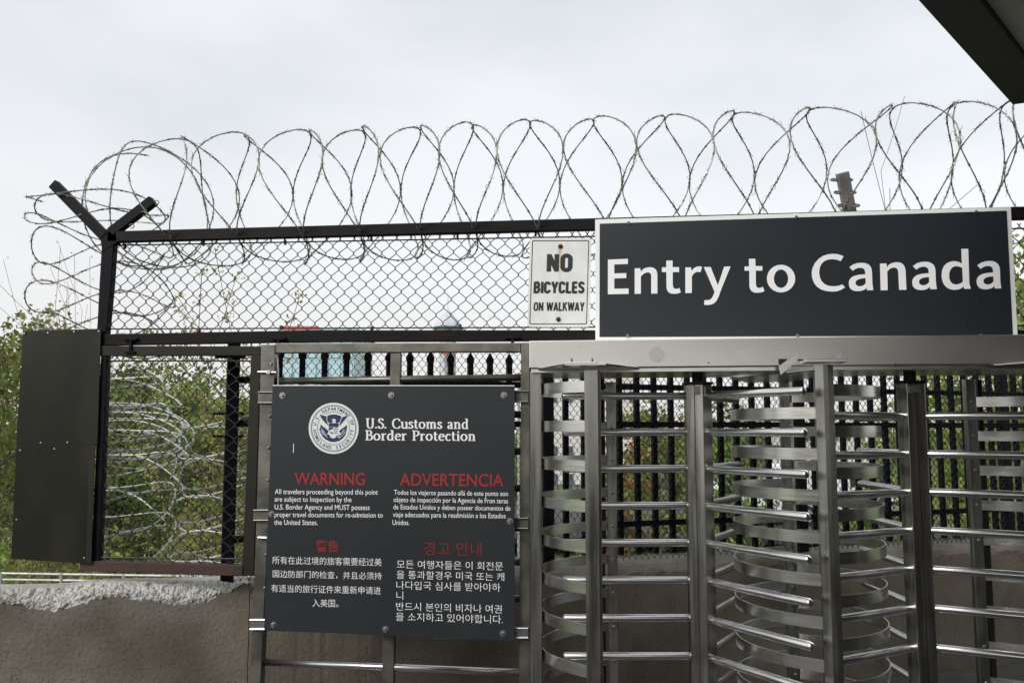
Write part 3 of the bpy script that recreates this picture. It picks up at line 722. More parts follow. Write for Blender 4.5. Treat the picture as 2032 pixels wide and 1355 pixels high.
    def arctext(body, a0, a1, r, inward):
        n = len(body)
        for i, ch in enumerate(body):
            if ch == ' ': continue
            vs, fs = fontmesh(ch, .03)
            x0 = min(v.x for v in vs); x1 = max(v.x for v in vs); t = rad(lerp(a0, a1, i / (n - 1))); sc = 8.6
            o_ = []
            for v in vs:
                lx = (v.x - (x0 + x1) / 2) * sc * .9; ly = v.y * sc
                if not inward: e = Vector((math.sin(t), -math.cos(t))); nn = Vector((math.cos(t), math.sin(t)))
                else: e = Vector((-math.sin(t), math.cos(t))); nn = Vector((-math.cos(t), -math.sin(t)))
                q = Vector((math.cos(t), math.sin(t))) * r + e * lx + nn * ly
                o_.append((c[0] + q.x, c[1] - q.y * 1.02, 0))
            ring.append((o_, fs))
    arctext('U.S. DEPARTMENT OF', 168, 12, 35.0, False)
    arctext('HOMELAND SECURITY', 188, 352, 40.6, True)
    letter_obj('ring_text', ring, Y1 - .0006, M['navy'], seal)
    vs, fs = ribbon([(582.5, 880), (582.3, 890), (582, 898)], lambda d: 1.3, 0); letter_obj('scratch', [([(v.x, v.y, 0) for v in vs], fs)], Y1, M['txt'], root)
    for px, py in ((560.5, 784.5), (776.5, 784), (1000, 784), (543, 1239), (765, 1247.5), (998, 1256), (539, 1019), (1012, 1033.5)):
        bolt(px, py, YS - .0005, .0165, M['galv'], root)
    # strut channels behind the panel
    for (x0, x1, y0, y1) in ((512, 700, 778, 799), (860, 1048, 776, 797), (503, 700, 1012, 1032), (860, 1048, 1028, 1048), (496, 700, 1229, 1248), (860, 1048, 1246, 1265)):
        m_ = MB()
        for yy in (y0, y1): m_.tube([at(x0, yy, YB - .018), at(x1, yy, YB - .018)], .0048, 8)
        m_.prism([at(x0, y0, YB - .012), at(x1, y0, YB - .012), at(x1, y1, YB - .012), at(x0, y1, YB - .012)], (0, .006, 0))
        m_.build('strut_channel', M['chrome'] if y0 > 1200 else M['barrier'], root)
warning_sign()

# ------------------------------------------------------------------ NO BICYCLES sign
def bicycle_sign():
    Y = YF - .02
    root = thing('walkway_sign', 'small white metal sign reading NO BICYCLES ON WALKWAY with rusty bolts', 'sign', at(1108, 649, Y))
    def rr(x0, x1, x2, x3, y0, y1, r):   # TL, TR, BR, BL x; rounded quad
        P_ = [(x0, y0), (x1, y0), (x2, y1), (x3, y1)]; o_ = []
        for i, (px, py) in enumerate(P_):
            cx = px + (r if i in (0, 3) else -r); cy = py + (r if i < 2 else -r); s0 = (180, 90, 0, -90)[i]
            for j in range(6):
                t = rad(s0 - 90 * j / 5); o_.append((cx + r * math.cos(t), cy - r * math.sin(t)))
        return o_
    outer = rr(1051.5, 1173.5, 1170.3, 1046.7, 472.5, 649, 6)
    mb = MB(); mb.prism([at(x, y, Y) for x, y in outer], (0, .003, 0)); mb.build('panel', rust_panel(), root)
    a = rr(1056, 1169, 1164.8, 1050.6, 477, 643.6, 3.2); b = rr(1057.6, 1167.4, 1163.2, 1052.2, 478.6, 642, 2.4)
    vs = [(x, y, 0) for x, y in a] + [(x, y, 0) for x, y in b]; n = len(a)
    letter_obj('black_border', [(vs, [(i, (i + 1) % n, (i + 1) % n + n, i + n) for i in range(n)])], Y - .001, M['inkblack'], root)
    parts = []
    for body, xl, xr, yt, yb, th in (('NO', 1085, 1136.3, 503, 540.2, .235), ('BICYCLES', 1058.8, 1160.3, 556.8, 582.5, .225), ('ON WALKWAY', 1058.8, 1160, 598.8, 617.6, .20)):
        vs, fs = strokes(body, COND, th, th, .09 if body == 'NO' else .04); letter_obj('black_lettering', [(boxmap(vs, xl, xr, yt, yb, 0, 1.0), fs)], Y - .001, M['inkblack'], root)
    for px, py in ((1112, 489), (1108, 633.4)): bolt(px, py, Y - .001, .0125, M['rustbolt'], root, round_=True)
def rust_panel():
    m = mat('white_reflective_sign', (.76, .77, .76), .5, 0, (.70, .71, .69), 12)
    n = m.node_tree.nodes; l = m.node_tree.links.new; p = n['Principled BSDF']; src = p.inputs['Base Color'].links[0].from_socket
    g = n.new('ShaderNodeNewGeometry'); s = n.new('ShaderNodeSeparateXYZ'); l(g.outputs['Position'], s.inputs[0])
    bx = at(1112, 489, YF - .02); b2_ = at(1110, 560, YF - .02)
    d = n.new('ShaderNodeMath'); d.operation = 'SUBTRACT'; d.inputs[1].default_value = (bx.x + b2_.x) / 2; l(s.outputs[0], d.inputs[0])
    ab = n.new('ShaderNodeMath'); ab.operation = 'ABSOLUTE'; l(d.outputs[0], ab.inputs[0])
    r1 = n.new('ShaderNodeMapRange'); r1.inputs[1].default_value = .003; r1.inputs[2].default_value = .013; r1.inputs[3].default_value = 1; r1.inputs[4].default_value = 0; l(ab.outputs[0], r1.inputs[0])
    r2 = n.new('ShaderNodeMapRange'); r2.inputs[1].default_value = bx.z - .20; r2.inputs[2].default_value = bx.z - .02; r2.inputs[3].default_value = 0.05; r2.inputs[4].default_value = .8; l(s.outputs[2], r2.inputs[0])
    lt = n.new('ShaderNodeMath'); lt.operation = 'LESS_THAN'; lt.inputs[1].default_value = bx.z; l(s.outputs[2], lt.inputs[0])
    m1 = n.new('ShaderNodeMath'); m1.operation = 'MULTIPLY'; l(r1.outputs[0], m1.inputs[0]); l(r2.outputs[0], m1.inputs[1])
    m2 = n.new('ShaderNodeMath'); m2.operation = 'MULTIPLY'; l(m1.outputs[0], m2.inputs[0]); l(lt.outputs[0], m2.inputs[1])
    mm = n.new('ShaderNodeMixRGB'); mm.inputs[2].default_value = (.55, .33, .10, 1); l(m2.outputs[0], mm.inputs[0]); l(src, mm.inputs[1]); l(mm.outputs[0], p.inputs['Base Color'])
    return m
bicycle_sign()

# ------------------------------------------------------------------ Entry to Canada sign
def entry_sign():
    Y = YF - .05
    root = thing('entry_sign', 'wide charcoal sign with white border reading Entry to Canada', 'sign', at(1600, 674, Y))
    quadpx([(1181, 435.6), (2006, 411), (2020, 673.2), (1181.5, 674.5)], Y, .012).build('border_panel', M['signwhite'], root, bevel=.001)
    quadpx([(1190, 444), (1997.7, 418.3), (2010, 665.6), (1189.5, 668.4)], Y - .003, .0029).build('face_panel', M['glosschar'], root)
    A_ = lambda pts: [(1190 + x / 4.7256, 480 + y / 4.7256) for x, y in pts]
    B_ = lambda pts, dx=0, dy=0: [(1600 + (x + dx) / 4.7256, 480 + (y + dy) / 4.7256) for x, y in pts]
    ell = lambda cx, cy, rx, ry: [(cx + rx * math.cos(2 * math.pi * i / 40), cy + ry * math.sin(2 * math.pi * i / 40)) for i in range(40)]
    aO = [(403, 238), (440, 212), (480, 200), (520, 197), (550, 200), (577, 210), (600, 230), (611, 255), (615, 285), (618, 380), (622, 420), (628, 453), (570, 455), (564, 430), (545, 448), (518, 459), (485, 463), (450, 460), (420, 446), (403, 422), (397, 390), (402, 362), (418, 338), (445, 321), (490, 310), (553, 304), (552, 282), (545, 260), (525, 246), (495, 243), (462, 253), (435, 272)]
    aI = [(555, 340), (515, 344), (482, 354), (464, 370), (460, 388), (468, 407), (490, 418), (515, 416), (537, 407), (557, 388)]
    glyphs = [
      [A_([(77, 168), (265, 160), (265, 208), (137, 213), (137, 297), (250, 294), (250, 340), (137, 343), (137, 440), (271, 438), (272, 488), (77, 492)])],
      [A_([(328, 250), (380, 247), (386, 280), (405, 258), (430, 245), (455, 240), (485, 239), (510, 247), (528, 263), (538, 285), (541, 315), (541, 484), (483, 486), (483, 325), (480, 305), (473, 293), (458, 287), (438, 288), (412, 300), (386, 325), (386, 487), (328, 488)])],
      [A_([(624, 177), (683, 175), (684, 238), (744, 238), (744, 284), (685, 284), (685, 400), (688, 423), (697, 437), (712, 441), (728, 440), (747, 433), (761, 474), (735, 484), (700, 488), (668, 485), (645, 472), (631, 450), (626, 425), (625, 284), (583, 284), (583, 240), (624, 239)])],
      [A_([(803, 240), (856, 240), (861, 275), (876, 254), (895, 240), (915, 232), (935, 231), (960, 236), (946, 285), (925, 281), (900, 286), (880, 300), (864, 325), (864, 479), (803, 481)])],
      [A_([(977, 237), (1040, 236), (1108, 408), (1167, 233), (1227, 232), (1130, 470), (1115, 515), (1098, 550), (1072, 577), (1040, 589), (1008, 592), (977, 589), (984, 545), (1010, 548), (1032, 543), (1050, 530), (1062, 508), (1077, 470)])],
      [A_([(1399, 160), (1459, 159), (1461, 228), (1525, 228), (1525, 270), (1463, 270), (1464, 390), (1467, 413), (1476, 428), (1492, 433), (1508, 431), (1530, 421), (1545, 463), (1515, 474), (1480, 478), (1448, 475), (1424, 462), (1409, 440), (1404, 415), (1402, 271), (1358, 271), (1358, 232), (1400, 231)])],
      [A_(ell(1700, 345, 132, 129)), A_(ell(1700, 346, 67, 86))],
      [B_([(348, 137), (325, 126), (290, 116), (245, 113), (200, 118), (155, 133), (113, 162), (80, 200), (58, 245), (50, 290), (55, 340), (72, 385), (100, 420), (135, 445), (180, 461), (240, 467), (285, 464), (325, 450), (362, 428), (335, 400), (310, 410), (280, 416), (245, 417), (205, 412), (170, 396), (143, 370), (126, 332), (120, 290), (125, 245), (140, 210), (165, 184), (200, 168), (245, 163), (285, 168), (322, 182)])],
      [B_(aO), B_(aI)],
      [B_([(690, 205), (750, 203), (756, 240), (775, 215), (800, 200), (830, 193), (858, 192), (888, 199), (908, 214), (922, 236), (930, 270), (937, 450), (870, 450), (862, 285), (857, 262), (845, 247), (825, 241), (800, 245), (778, 257), (758, 282), (762, 453), (697, 455)])],
      [B_(aO, 595, -10), B_(aI, 595, -10)],
      [B_([(1453, 67), (1517, 66), (1527, 395), (1541, 440), (1482, 441), (1474, 418), (1455, 435), (1428, 446), (1390, 450), (1350, 446), (1315, 428), (1288, 397), (1272, 355), (1268, 315), (1273, 268), (1290, 228), (1318, 200), (1352, 186), (1390, 182), (1430, 190), (1458, 205)]), B_([(1462, 246), (1432, 232), (1398, 229), (1368, 240), (1348, 265), (1338, 300), (1338, 340), (1350, 373), (1373, 395), (1405, 401), (1440, 393), (1468, 374)])],
      [B_(aO, 1199, -17), B_(aI, 1199, -17)]]
    names = 'EntrytoCanada'
    for g, ch in zip(glyphs, names): letter_obj('letter', [outline(g)], Y - .0035, M['txt'], root, thick=.003)
    for px, py in ((1247, 442), (1580, 431), (1937, 420.5), (1245, 666), (1582, 665.5), (1946, 665.5)):
        bolt(px, py, Y - .006, .0085, M['galv'], root, name='screw')
entry_sign()

# ------------------------------------------------------------------ tandem turnstile
def turnstile():
    c1 = CAM + rv * .954 + hv * 4.60; c2 = c1 + Vector((1.037, 0, 0)); yc = c1.y
    zH = EYE + .31; STEP = .1845
    root = thing('turnstile', 'stainless steel full height double turnstile with curved guard bars and long header box', 'turnstile', (c1.x + .5, yc, 0))
    X0 = at(1050, 700, yc - .27).x
    m_ = MB(); hz = at(1300, 673, yc - .27).z
    # sheet metal box, thickness from front to back
    m_.box(((X0 + 3.9) / 2, yc, (zH + hz) / 2), ((3.9 - X0) / 2, .27, (hz - zH) / 2)); m_.build('header_box', M['header'], root, bevel=.004)
    # folded lower lip
    m_ = MB(); m_.box(((X0 + 3.9) / 2 + .003, yc + .01, zH - .011), ((3.9 - X0) / 2 - .006, .25, .0105)); m_.build('header_lip', M['strip'], root, bevel=.002)
    c = at(1303, 703, yc - .27); m_ = MB(); m_.tube([c, c + Vector((0, -.003, 0))], .037, 28); m_.build('round_cover', M['signwhite'] if False else mat('worn_grey_cover', (.45, .45, .46), .6, .2), root)
    for px, py in ((1406, 720), (1777, 722)):
        c = at(px, py, yc - .271); m_ = MB(); m_.tube([c, c + Vector((0, -.001, 0))], .004, 8); m_.build('hole', M['inkblack'], root)
    for x0, x1, y0, y1 in ((1545, 1562, 712, 723), (1580, 1630, 712.5, 716)):
        quadpx([(x0, y0), (x1, y0), (x1, y1), (x0, y1)], yc - .2735, .003).build('slot', M['inkblack'], root)
    fy, by = yc - .5, yc + .5
    # flared cap plates
    def cap_plate(xa, xb):
        mid = (xa + xb) / 2
        for sg, ye in ((-1, fy - .06), (1, by + .07)):
            y0 = yc + sg * .272; n = 16; pts = [Vector((xa, y0, zH - .002))]
            for i in range(1, n):
                t = i / n; q = min(1, 1.25 * math.sin(math.pi * t) ** 1.15); pts.append(Vector((lerp(xa, xb, t), lerp(y0, ye, q), zH - .002)))
            pts.append(Vector((xb, y0, zH - .002)))
            m_ = MB(); m_.prism(pts, (0, 0, -.006)); m_.build('cap_plate', M['capsteel'], root)
        m_ = MB(); m_.box((mid - .02, fy - .015, zH + .004), (.075, .035, .005)); m_.build('post_plate', M['strip'], root, bevel=.002)
        for dx in (-.065, .03):
            m_ = MB(); cc = Vector((mid + dx, fy - .03, zH + .009)); m_.tube([cc, cc + Vector((0, 0, .010))], .0085, 6); m_.tube([cc + Vector((0, 0, .010)), cc + Vector((0, 0, .018))], .004, 6); m_.build('bolt', M['galv'], root)
    cap_plate(c1.x - .80, c1.x - .30); cap_plate(c2.x + .28, c2.x + .80)
    # middle bracket: small shelf with two raised wings
    mx = c1.x + .52
    m_ = MB(); m_.box((mx, fy, zH + .002), (.090, .06, .007)); m_.build('bracket_shelf', M['strip'], root, bevel=.002)
    quadpx([(1545, 727), (1581, 700), (1583, 716), (1549, 744)], yc - .30, .004).build('bracket_wing', M['strip'], root)
    quadpx([(1650, 712), (1671, 699), (1672.5, 712), (1663, 719), (1652, 718)], yc - .36, .004).build('bracket_wing', M['strip'], root)
    m_ = MB(); m_.prism([Vector((mx - .34, yc + .2, zH - .03)), Vector((mx - .05, fy, zH - .03)), Vector((mx + .12, fy, zH - .03)), Vector((mx + .04, yc + .5, zH - .03)), Vector((mx - .2, yc + .56, zH - .03))], (0, 0, -.005)); m_.build('cap_plate', M['strip'], root)
    # posts
    def post(x, y, w, d, ztop, name='post', m=M['steel'], ch=.018):
        m_ = MB(); P_ = [(x - w + ch, y - d), (x + w - ch, y - d), (x + w, y - d + ch), (x + w, y + d), (x - w, y + d), (x - w, y - d + ch)]
        m_.prism([Vector((a, b, 0)) for a, b in P_], (0, 0, ztop)); return m_.build(name, m, root)
    post(c1.x - .52, fy, .037, .03, zH - .03, ch=.012); post(mx, fy, .040, .034, zH - .014, ch=.03)
    post(c2.x + .52, fy, .037, .03, zH - .03)
    post(c1.x - .455, by, .028, .022, zH - .03, ch=.006); post(c1.x - .51, by + .01, .012, .02, zH - .03, ch=.004, m=M['olive'])
    post(mx + .0, by, .034, .03, zH - .035, ch=.02); post(c2.x + .455, by, .028, .022, zH - .03, ch=.006); post(c2.x + .51, by + .012, .012, .02, zH - .03, ch=.004, m=M['olive'])
    # side jamb under the left end of the header
    xj = at(1063, 1000, yc - .2).x; m_ = MB(); m_.prism([at(1052, 738, yc - .22), at(1074, 738, yc - .22), at(1076, 1440, yc - .22), at(1053, 1440, yc - .22)], (0, .05, 0)); m_.build('jamb', M['steel'], root, bevel=.003)
    # curved guard strips: an arc through the front and back post
    def strip(xf, xb, ext, z, hh=.0265, t=.003):
        # circle through (xf, fy), (ext, yc), (xb, by)
        ax, ay, bx, by2, cx, cy = xf, fy, ext, yc, xb, by
        d = 2 * (ax * (by2 - cy) + bx * (cy - ay) + cx * (ay - by2))
        ux = ((ax * ax + ay * ay) * (by2 - cy) + (bx * bx + by2 * by2) * (cy - ay) + (cx * cx + cy * cy) * (ay - by2)) / d
        uy = ((ax * ax + ay * ay) * (cx - bx) + (bx * bx + by2 * by2) * (ax - cx) + (cx * cx + cy * cy) * (bx - ax)) / d
        r_ = math.hypot(ax - ux, ay - uy); a0 = math.atan2(ay - uy, ax - ux); a1 = math.atan2(by - uy, xb - ux); am = math.atan2(yc - uy, ext - ux)
        def unwrap(a, ref):
            while a - ref > math.pi: a -= 2 * math.pi
            while a - ref < -math.pi: a += 2 * math.pi
            return a
        a0 = unwrap(a0, am); a1 = unwrap(a1, am); n = 44; vs = []
        for i in range(n + 1):
            a = lerp(a0, a1, i / n)
            for rr_, zz in ((r_ - t, z - hh), (r_ + t, z - hh), (r_ + t, z + hh), (r_ - t, z + hh)): vs.append((ux + rr_ * math.cos(a), uy + rr_ * math.sin(a), zz))
        m_ = MB(); fs = []
        for i in range(n):
            for k in range(4): fs.append((i * 4 + k, i * 4 + (k + 1) % 4, (i + 1) * 4 + (k + 1) % 4, (i + 1) * 4 + k))
        fs += [(3, 2, 1, 0), tuple(range(n * 4, n * 4 + 4))]
        m_.add(vs, fs); o = m_.build('guard_strip', M['strip'], root)
        me = o.data
        # smooth the long curved faces only
        for p in me.polygons: p.use_smooth = abs(p.normal.z) < .3
        me.set_sharp_from_angle(angle=rad(40)) if hasattr(me, 'set_sharp_from_angle') else None
        q = MB(); cb = Vector((xb + .002, by - .024, z)); q.tube([cb, cb + Vector((0, -.005, 0)), cb + Vector((0, -.008, 0))], .01, 10, rr=[.0105, .009, .004]); q.build('rivet', M['galv'], o, smooth=True)
    for k in range(11):
        zl = EYE + .208 - STEP * k
        strip(c1.x - .52, c1.x - .455, c1.x - .812, zl)
        strip(mx, mx, c1.x + .872, EYE + .185 - STEP * 1.01 * k)
        strip(mx, mx, c2.x - .872, EYE + .082 - STEP * k)
        strip(c2.x + .52, c2.x + .455, c2.x + .86, EYE + .158 - STEP * k)
    # rotors
    def rotor(c, base, z0):
        rt = bpy.data.objects.new('rotor', None); COL.objects.link(rt); rt.parent = root; rt.matrix_parent_inverse = root.matrix_world.inverted(); rt.matrix_world = Matrix.Translation(Vector((c.x, c.y, 0))); bpy.context.view_layer.update()
        pts = []
        for k in range(3):
            a = rad(base + 120 * k) + YAW; d = Vector((math.cos(a), math.sin(a), 0)); s = Vector((-d.y, d.x, 0))
            pts += [d * .068 - s * .030, d * .068 + s * .030]
        ztop = EYE + .235
        m_ = MB(); m_.prism([Vector((c.x, c.y, .05)) + p for p in pts], (0, 0, ztop - .05)); m_.build('column', M['steel'], rt, bevel=.003)
        m_ = MB()
        for k in range(3):   # dark seams between the arm plates
            a = rad(base + 60 + 120 * k) + YAW; d = Vector((math.cos(a), math.sin(a), 0)); s = Vector((-d.y, d.x, 0)); cc = Vector((c.x, c.y, (ztop + .05) / 2)) + d * .0605
            m_.box(cc, (.0012, .002, (ztop - .05) / 2 - .002), (d, s, Vector((0, 0, 1))))
        m_.build('seam', M['inkblack'], rt)
        m_ = MB(); m_.prism([Vector((c.x, c.y, ztop + .001)) + p * 1.12 for p in pts], (0, 0, .012)); m_.build('end_plate', M['inkblack'], rt)
        m_ = MB(); m_.tube([(c.x, c.y, ztop), (c.x, c.y, zH)], .030, 20); m_.build('bearing_shaft', M['inkblack'], rt, smooth=False)
        for k in range(3):
            a = rad(base + 120 * k) + YAW; d = Vector((math.cos(a), math.sin(a), 0))
            for j in range(11):
                z = z0 - STEP * 1.0 * j; p = Vector((c.x, c.y, z)); L_ = .70
                m_ = MB(); prof = [(.05, .0195), (L_ - .012, .0195), (L_ - .004, .016), (L_, .009)]
                m_.tube([p + d * q for q, _ in prof], .02, 18, rr=[w for _, w in prof])
                o = m_.build('arm', M['steelh'], rt, smooth=True)
                o.data.set_sharp_from_angle(angle=rad(45))
                if z < .12: break
        m_ = MB(); aa = rad(-95) + YAW; dd = Vector((math.cos(aa), math.sin(aa), 0)); m_.box(Vector((c.x, c.y, ztop - .03)) + dd * .064, (.004, .03, .02), (dd, Vector((-dd.y, dd.x, 0)), Vector((0, 0, 1)))); m_.build('lock_block', M['galv'], rt, bevel=.002)
    rotor(c1, 180, EYE + .178); rotor(c2, 90, EYE + .072)
turnstile()

# ------------------------------------------------------------------ canopy over the walkway
def canopy():
    z = 3.3
    def cp(px, py): d = ray(px, py); return CAM + d * ((z - EYE) / d.z)
    C0 = cp(2010, 208); E1 = cp(1822, 0); d1 = (E1 - C0).normalized()
    d2 = (cp(2032, 205) - C0).normalized()
    root = thing('canopy', 'dark edged flat canopy roof corner with grey soffit at upper right', 'canopy', (C0.x, C0.y, z))
    Pm = lambda a, b: C0 + d1 * a + d2 * b
    Ln, Wd, bw, b2w = 9.0, 6.0, .25, .172
    for nm, q in (('edge_beam', [(0, 0), (Ln, 0), (Ln, b2w), (bw, b2w)]), ('edge_beam', [(0, -.0), (bw - .002, b2w), (bw - .002, Wd), (0, Wd)])):
        m_ = MB(); m_.prism([Pm(a, b) for a, b in q], (0, 0, .28)); m_.build(nm, M['canopyd'], root)
    m_ = MB(); m_.prism([Pm(bw + .003, b2w + .003) + Vector((0, 0, .03)), Pm(Ln, b2w + .003) + Vector((0, 0, .03)), Pm(Ln, Wd) + Vector((0, 0, .03)), Pm(bw + .003, Wd) + Vector((0, 0, .03))], (0, 0, .05)); m_.build('soffit', M['soffit'], root)
    m_ = MB(); m_.prism([Pm(0, 0) + Vector((0, 0, .285)), Pm(Ln, 0) + Vector((0, 0, .285)), Pm(Ln, Wd) + Vector((0, 0, .285)), Pm(0, Wd) + Vector((0, 0, .285))], (0, 0, .05)); m_.build('roof_sheet', M['canopyd'], root)
    for a, b in ((Ln - .3, .3), (Ln - .3, Wd - .3), (.6, Wd - .4)):
        p = Pm(a, b); m_ = MB(); m_.box((p.x, p.y, z / 2), (.08, .08, z / 2 - .002)); m_.build('column', M['canopyd'], root)
canopy()

# ------------------------------------------------------------------ unseen walls behind the visitor, added to shape reflections and shade
M['brickwall'] = mat('dark_brown_brick', (.05, .04, .033), .8, 0, (.075, .06, .05), 8)
def behind():
    root = thing('unseen_dark_walls', 'unseen dark walls behind the viewer, added to darken the steel reflections', 'building', (3, -6, 0))
    m_ = MB(); m_.box((-9.2, -6.5, 1.3), (7.6, 1.0, 1.299)); m_.build('wall', M['brickwall'], root)
    m_ = MB(); m_.box((1.05, -6.5, .95), (2.64, .98, .949)); m_.build('wall', M['brickwall'], root)
    m_ = MB(); m_.box((7.0, -6.5, 2.6), (3.3, 1.0, 2.599)); m_.build('wall', M['brickwall'], root)
    m_ = MB(); m_.box((5.6, 0.2, 1.6), (.12, 5.0, 1.599)); m_.build('wall', M['brickwall'], root)
    for x in (4.8, 6.2, 7.8): 
        m_ = MB(); m_.box((x, -5.49, 1.6), (.45, .03, .6)); m_.build('window', M['palewin0'], root)
M['palewin0'] = mat('dark_window_glass', (.02, .025, .03), .1)
behind()

# ------------------------------------------------------------------ trees and shrubs
def leafquads(mb, c, rad3, n, size, rr, mats, droop=.3, shell=.0):
    for _ in range(n):
        while True:
            p = Vector((rr.uniform(-1, 1), rr.uniform(-1, 1), rr.uniform(-1, 1)))
            if shell <= p.length <= 1: break
        p = Vector((p.x * rad3[0], p.y * rad3[1], p.z * rad3[2])) + c
        a = Vector((rr.gauss(0, 1), rr.gauss(0, 1), rr.gauss(0, 1) - droop)).normalized(); b = a.cross(Vector((rr.gauss(0, 1), rr.gauss(0, 1), rr.gauss(0, 1)))).normalized()
        s = size * rr.uniform(.6, 1.25)
        mb.add([p, p + a * s * .5 + b * s * .3, p + a * s, p + a * s * .5 - b * s * .3], [(0, 1, 2, 3)], rr.choice(mats))
def limb(mb, p, d, L_, r, rr, depth, tips, bend=.35):
    pts = [p]; rs = [r]; n = 5; dd = d.copy()
    for i in range(n):
        dd = (dd + Vector((rr.gauss(0, 1), rr.gauss(0, 1), rr.gauss(0, .6))) * bend * .35).normalized(); pts.append(pts[-1] + dd * L_ / n); rs.append(r * (1 - .55 * (i + 1) / n))
    mb.tube(pts, r, 6, rr=rs, cap=False)
    if depth == 0: tips.append(pts[-1]); tips.append(pts[3]); return
    for k in range(rr.choice((2, 3, 3))):
        i = rr.choice((3, 4, 5)); nd = (dd + Vector((rr.gauss(0, 1), rr.gauss(0, 1), rr.gauss(.25, .5))) * .75).normalized(); limb(mb, pts[i], nd, L_ * rr.uniform(.55, .8), rs[i] * .8, rr, depth - 1, tips, bend)
def tree(label, base, h, wd, mats, nl, size, seed, trunk_h=.3, cat='tree', name='tree', group=None, clump=None, trunk_r=None, aspect=.75):
    rr = random.Random(seed); root = thing(name, label, cat, base, group); bpy.context.view_layer.update()
    base = Vector(base); tr = MB(); tips = []; r0 = trunk_r or h * .018
    top = base + Vector((rr.uniform(-.1, .1) * wd, rr.uniform(-.1, .1) * wd, h * .75)); pts = [base.lerp(top, i / 8) + Vector((rr.gauss(0, .012), rr.gauss(0, .012), 0)) * h * (i > 0) for i in range(9)]
    tr.tube(pts, r0, 8, rr=[r0 * (1.25 if i == 0 else 1 - .09 * i) for i in range(9)])
    for i in range(int(8 * trunk_h) + 1, 9):
        for _ in range(3):
            a = rr.uniform(0, 6.28); t = i / 8
            d = Vector((math.cos(a), math.sin(a), rr.uniform(.2, .9) + .3 * t)).normalized()
            limb(tr, pts[i], d, wd * rr.uniform(.28, .5) * (1.15 - .5 * t), r0 * .42 * (1 - .06 * i), rr, 1, tips)
    tr.build('trunk', M['bark'], root)
    cr_ = MB(); cl = clump or wd * .11
    per = max(4, nl // max(1, len(tips)))
    for t in tips:
        mi = [rr.choice(range(len(mats)))] * 2 + list(range(len(mats)))
        k = rr.uniform(.55, 1.5); leafquads(cr_, t, (cl * k, cl * k, cl * k * aspect), int(per * k), size, rr, mi)
    cr_.build('crown', [M[m] for m in mats], root)
    return root
def shrub(label, base, h, wd, mats, nl, size, seed, cat='shrub', name='shrub', group=None):
    rr = random.Random(seed); root = thing(name, label, cat, base, group); bpy.context.view_layer.update(); base = Vector(base); st = MB(); tips = []
    for _ in range(9):
        a = rr.uniform(0, 6.28); d = Vector((math.cos(a) * .7, math.sin(a) * .7, 1)).normalized(); limb(st, base + Vector((math.cos(a), math.sin(a), 0)) * wd * .12, d, h * .62, .02 + .01 * h, rr, 1, tips, .5)
    st.build('stems', M['bark'], root)
    cr_ = MB(); per = max(3, nl // len(tips))
    for t in tips:
        k = rr.uniform(.6, 1.4); leafquads(cr_, t, (wd * .16 * k, wd * .16 * k, h * .12 * k), int(per * k), size, rr, [rr.choice(range(len(mats)))] * 2 + list(range(len(mats))))
    for _ in range(nl // 30):
        a = rr.uniform(0, 6.28); q = rr.uniform(0, .5) ** .6
        leafquads(cr_, base + Vector((math.cos(a) * wd * q, math.sin(a) * wd * q, rr.uniform(.05, .55) * h)), (wd * .1, wd * .1, h * .1), 10, size, rr, list(range(len(mats))))
    cr_.build('foliage', [M[m] for m in mats], root)
    return root
def sapling(label, base, h, spread, seed, leaf=None, nleaf=0, name='sapling', cat='sapling', size=.05, nst=6, thick=.004):
    rr = random.Random(seed); root = thing(name, label, cat, base); bpy.context.view_layer.update(); base = Vector(base); st = MB(); lf = MB(); tips = []
    for i in range(nst):
        a = rr.uniform(0, 6.28); d = Vector((math.cos(a) * spread, math.sin(a) * spread, 1)).normalized(); p = base.copy(); pts = [p]; n = 14
        hh = h * rr.uniform(.65, 1)
        for k in range(n):
            d = (d + Vector((rr.gauss(0, .05), rr.gauss(0, .05), .02))).normalized(); p = p + d * hh / n; pts.append(p)
            if k > 3 and rr.random() < .8:
                b = (d * .8 + Vector((rr.gauss(0, .6), rr.gauss(0, .6), rr.gauss(0.1, .3)))).normalized(); q = [p + b * hh * .17 * t / 4 + Vector((0, 0, .006 * t * t)) for t in range(5)]; st.tube(q, thick * .5, 4, cap=False); tips += q[1:]
        st.tube(pts, thick, 5, rr=[thick * (1.3 - .9 * j / n) for j in range(n + 1)], cap=False)
    st.build('stems', M['twig'], root)
    if nleaf:
        for t in tips: leafquads(lf, t, (.07, .07, .05), max(1, nleaf // len(tips)), size, rr, [0])
        lf.build('foliage', M[leaf], root)
    return root
def gp(px, Z, z=None):
    p = far(px, 855, Z); return Vector((p.x, p.y, FL_LOW - .3 if z is None else z))
G = 'trees and shrubs beyond the wall'
# left edge
tree('yellowing maple at the far left edge with rust tinted top', gp(-95, 13), 5.7, 3.6, ['lyel', 'lgreen', 'lgreen', 'lgreen', 'lrust'], 13000, .10, 11, .15, group=G)
tree('dark green tree behind the left half of the side panel', gp(225, 17), 5.2, 3.6, ['ldark', 'ldark', 'lgreen', 'lyel'], 15000, .11, 12, .12, group=G)
tree('light green tree with thin trunk behind the right of the side panel', gp(405, 16), 5.0, 2.6, ['lgreen', 'lgreen', 'lbright', 'lyel'], 9000, .10, 15, .2, group=G, trunk_r=.09)
tree('tall tree with gaps behind the dark sheet plate', gp(75, 20), 5.6, 4.2, ['lgreen', 'lgreen', 'lyel'], 9500, .12, 16, .12, group=G)
tree('distant dark tree seen low through the side panel mesh', gp(300, 38), 5.2, 9.0, ['ldark', 'lgreen', 'lgreen'], 5000, .26, 17, .1, group=G)
